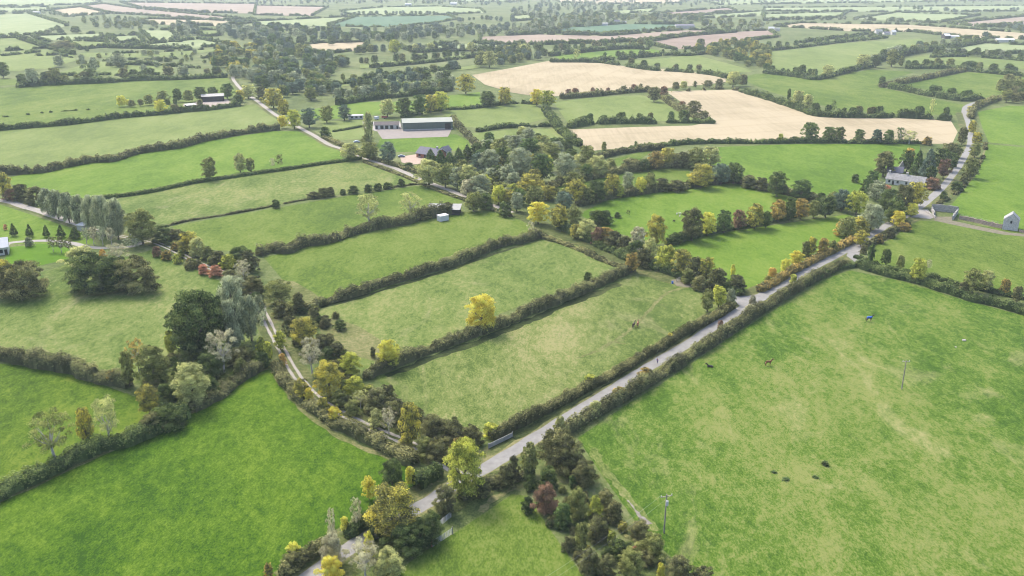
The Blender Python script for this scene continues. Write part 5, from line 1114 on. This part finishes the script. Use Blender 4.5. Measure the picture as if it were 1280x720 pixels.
def sheep(label, x, y, rz, col):
    r = empty('sheep', G(x, y), rz); tag(r, label, 'sheep')
    M = pm('fleece_%d' % int(col[0] * 100), col, var=.15, scale=4); K = pm('sheep_face', (.12,.10,.09))
    P = [(-.35,0,.62,.23,.25),(.0,0,.62,.26,.28),(.32,0,.64,.22,.24),(.52,0,.74,.12),(.62,0,.82,.10),(.80,0,.74,.06)]; E = [(i,i+1) for i in range(5)]
    for sx, bi in ((-.34,0),(.30,2)):
        for sy in (-1,1): n = len(P); P += [(sx,sy*.12,.34,.06),(sx,sy*.12,.04,.04)]; E += [(bi,n),(n,n+1)]
    skin('body', P, E, M, r, 2, 1)
    for sy in (-1,1): MB().tube((.62,sy*.07,.86),(.58,sy*.18,.84),.03,.015,6).build('ear', K, r)
sheep('white sheep, left one of two side by side in the bright paddock', 846.3, 268.5, .4, (.6,.58,.52))
sheep('white sheep, right one of two side by side in the bright paddock', 850.3, 268.2, 2.6, (.58,.56,.5))
sheep('white sheep lowest of the three in the bright paddock', 849.5, 271.2, 1.0, (.6,.57,.5))
sheep('dark sheep grazing below the three white ones', 842, 277.5, .2, (.05,.045,.04))

# the walker on the road
def walker(x, y, rz):
    r = empty('person', G(x, y) + Vector((0,0,.08)), rz); tag(r, 'person in a purple-blue jacket walking along the straight road', 'person')
    SK = pm('skin_tone', (.45,.27,.2), var=.05); JK = pm('purple_jacket', (.16,.13,.40), var=.1); TR = pm('dark_blue_trousers', (.05,.06,.14), var=.1); HR = pm('brown_hair', (.07,.045,.03))
    P = [(0,0,.95,.13,.10),(0,0,1.15,.13,.09),(0,0,1.38,.15,.10),(0,0,1.50,.055),(.01,0,1.58,.07,.08),(.02,0,1.68,.085,.095),
         (-.02,.19,1.42,.055),(-.12,.24,1.16,.045),(.05,.25,.95,.035),(.10,.25,.87,.035),
         (.02,-.19,1.42,.055),(.06,-.24,1.16,.045),(.24,-.22,.98,.035),(.30,-.22,.93,.035),
         (.0,.10,.88,.085),(.16,.10,.50,.06),(.22,.10,.10,.042),(.38,.10,.04,.04),
         (.0,-.10,.88,.085),(-.04,-.10,.48,.06),(-.30,-.10,.16,.042),(-.20,-.10,.05,.04)]
    E = [(0,1),(1,2),(2,3),(3,4),(4,5),(2,6),(6,7),(7,8),(8,9),(2,10),(10,11),(11,12),(12,13),(0,14),(14,15),(15,16),(16,17),(0,18),(18,19),(19,20),(20,21)]
    skin('body', P, E, SK, r, 2, 0)
    skin('jacket', [(0,0,.90,.165,.13),(0,0,1.15,.155,.115),(0,0,1.38,.175,.125),(-.02,.20,1.42,.072),(-.12,.25,1.16,.06),(.05,.255,.97,.05),(.02,-.20,1.42,.072),(.06,-.25,1.16,.06),(.22,-.225,1.0,.05)], [(0,1),(1,2),(2,3),(3,4),(4,5),(2,6),(6,7),(7,8)], JK, r, 2, 1)
    skin('trousers', [(0,0,.92,.14,.11),(.0,.10,.84,.10),(.16,.10,.50,.075),(.22,.10,.14,.06),(.0,-.10,.84,.10),(-.04,-.10,.48,.075),(-.28,-.10,.19,.06)], [(0,1),(1,2),(2,3),(0,4),(4,5),(5,6)], TR, r, 2, 0)
    skin('hair', [(-.02,0,1.71,.10,.105),(-.04,0,1.62,.07,.08)], [(0,1)], HR, r, 2, 0)
walker(821.5, 455.2, .75)
# ------------------------------------------------------------------ the air
bm = bmesh.new(); bmesh.ops.create_cube(bm, size=1.0)
bmesh.ops.scale(bm, vec=(33000, 27000, 108.0), verts=bm.verts); bmesh.ops.translate(bm, vec=(0, 12900, 52.0), verts=bm.verts)
me = bpy.data.meshes.new('haze'); bm.to_mesh(me); bm.free()
mh = bpy.data.materials.new('haze_air'); mh.use_nodes = True; nh = mh.node_tree; nh.nodes.clear()
oh = nh.nodes.new('ShaderNodeOutputMaterial'); vh = nh.nodes.new('ShaderNodeVolumePrincipled')
vh.inputs['Color'].default_value = (0.78, 0.88, 1.0, 1); vh.inputs['Density'].default_value = 0.000095; vh.inputs['Anisotropy'].default_value = 0.0
nh.links.new(vh.outputs[0], oh.inputs['Volume']); me.materials.append(mh)
hz = link('haze', me); tag(hz, 'thin pale autumn haze over the farmland', 'haze', kind='stuff')
scene.cycles.volume_bounces = 1
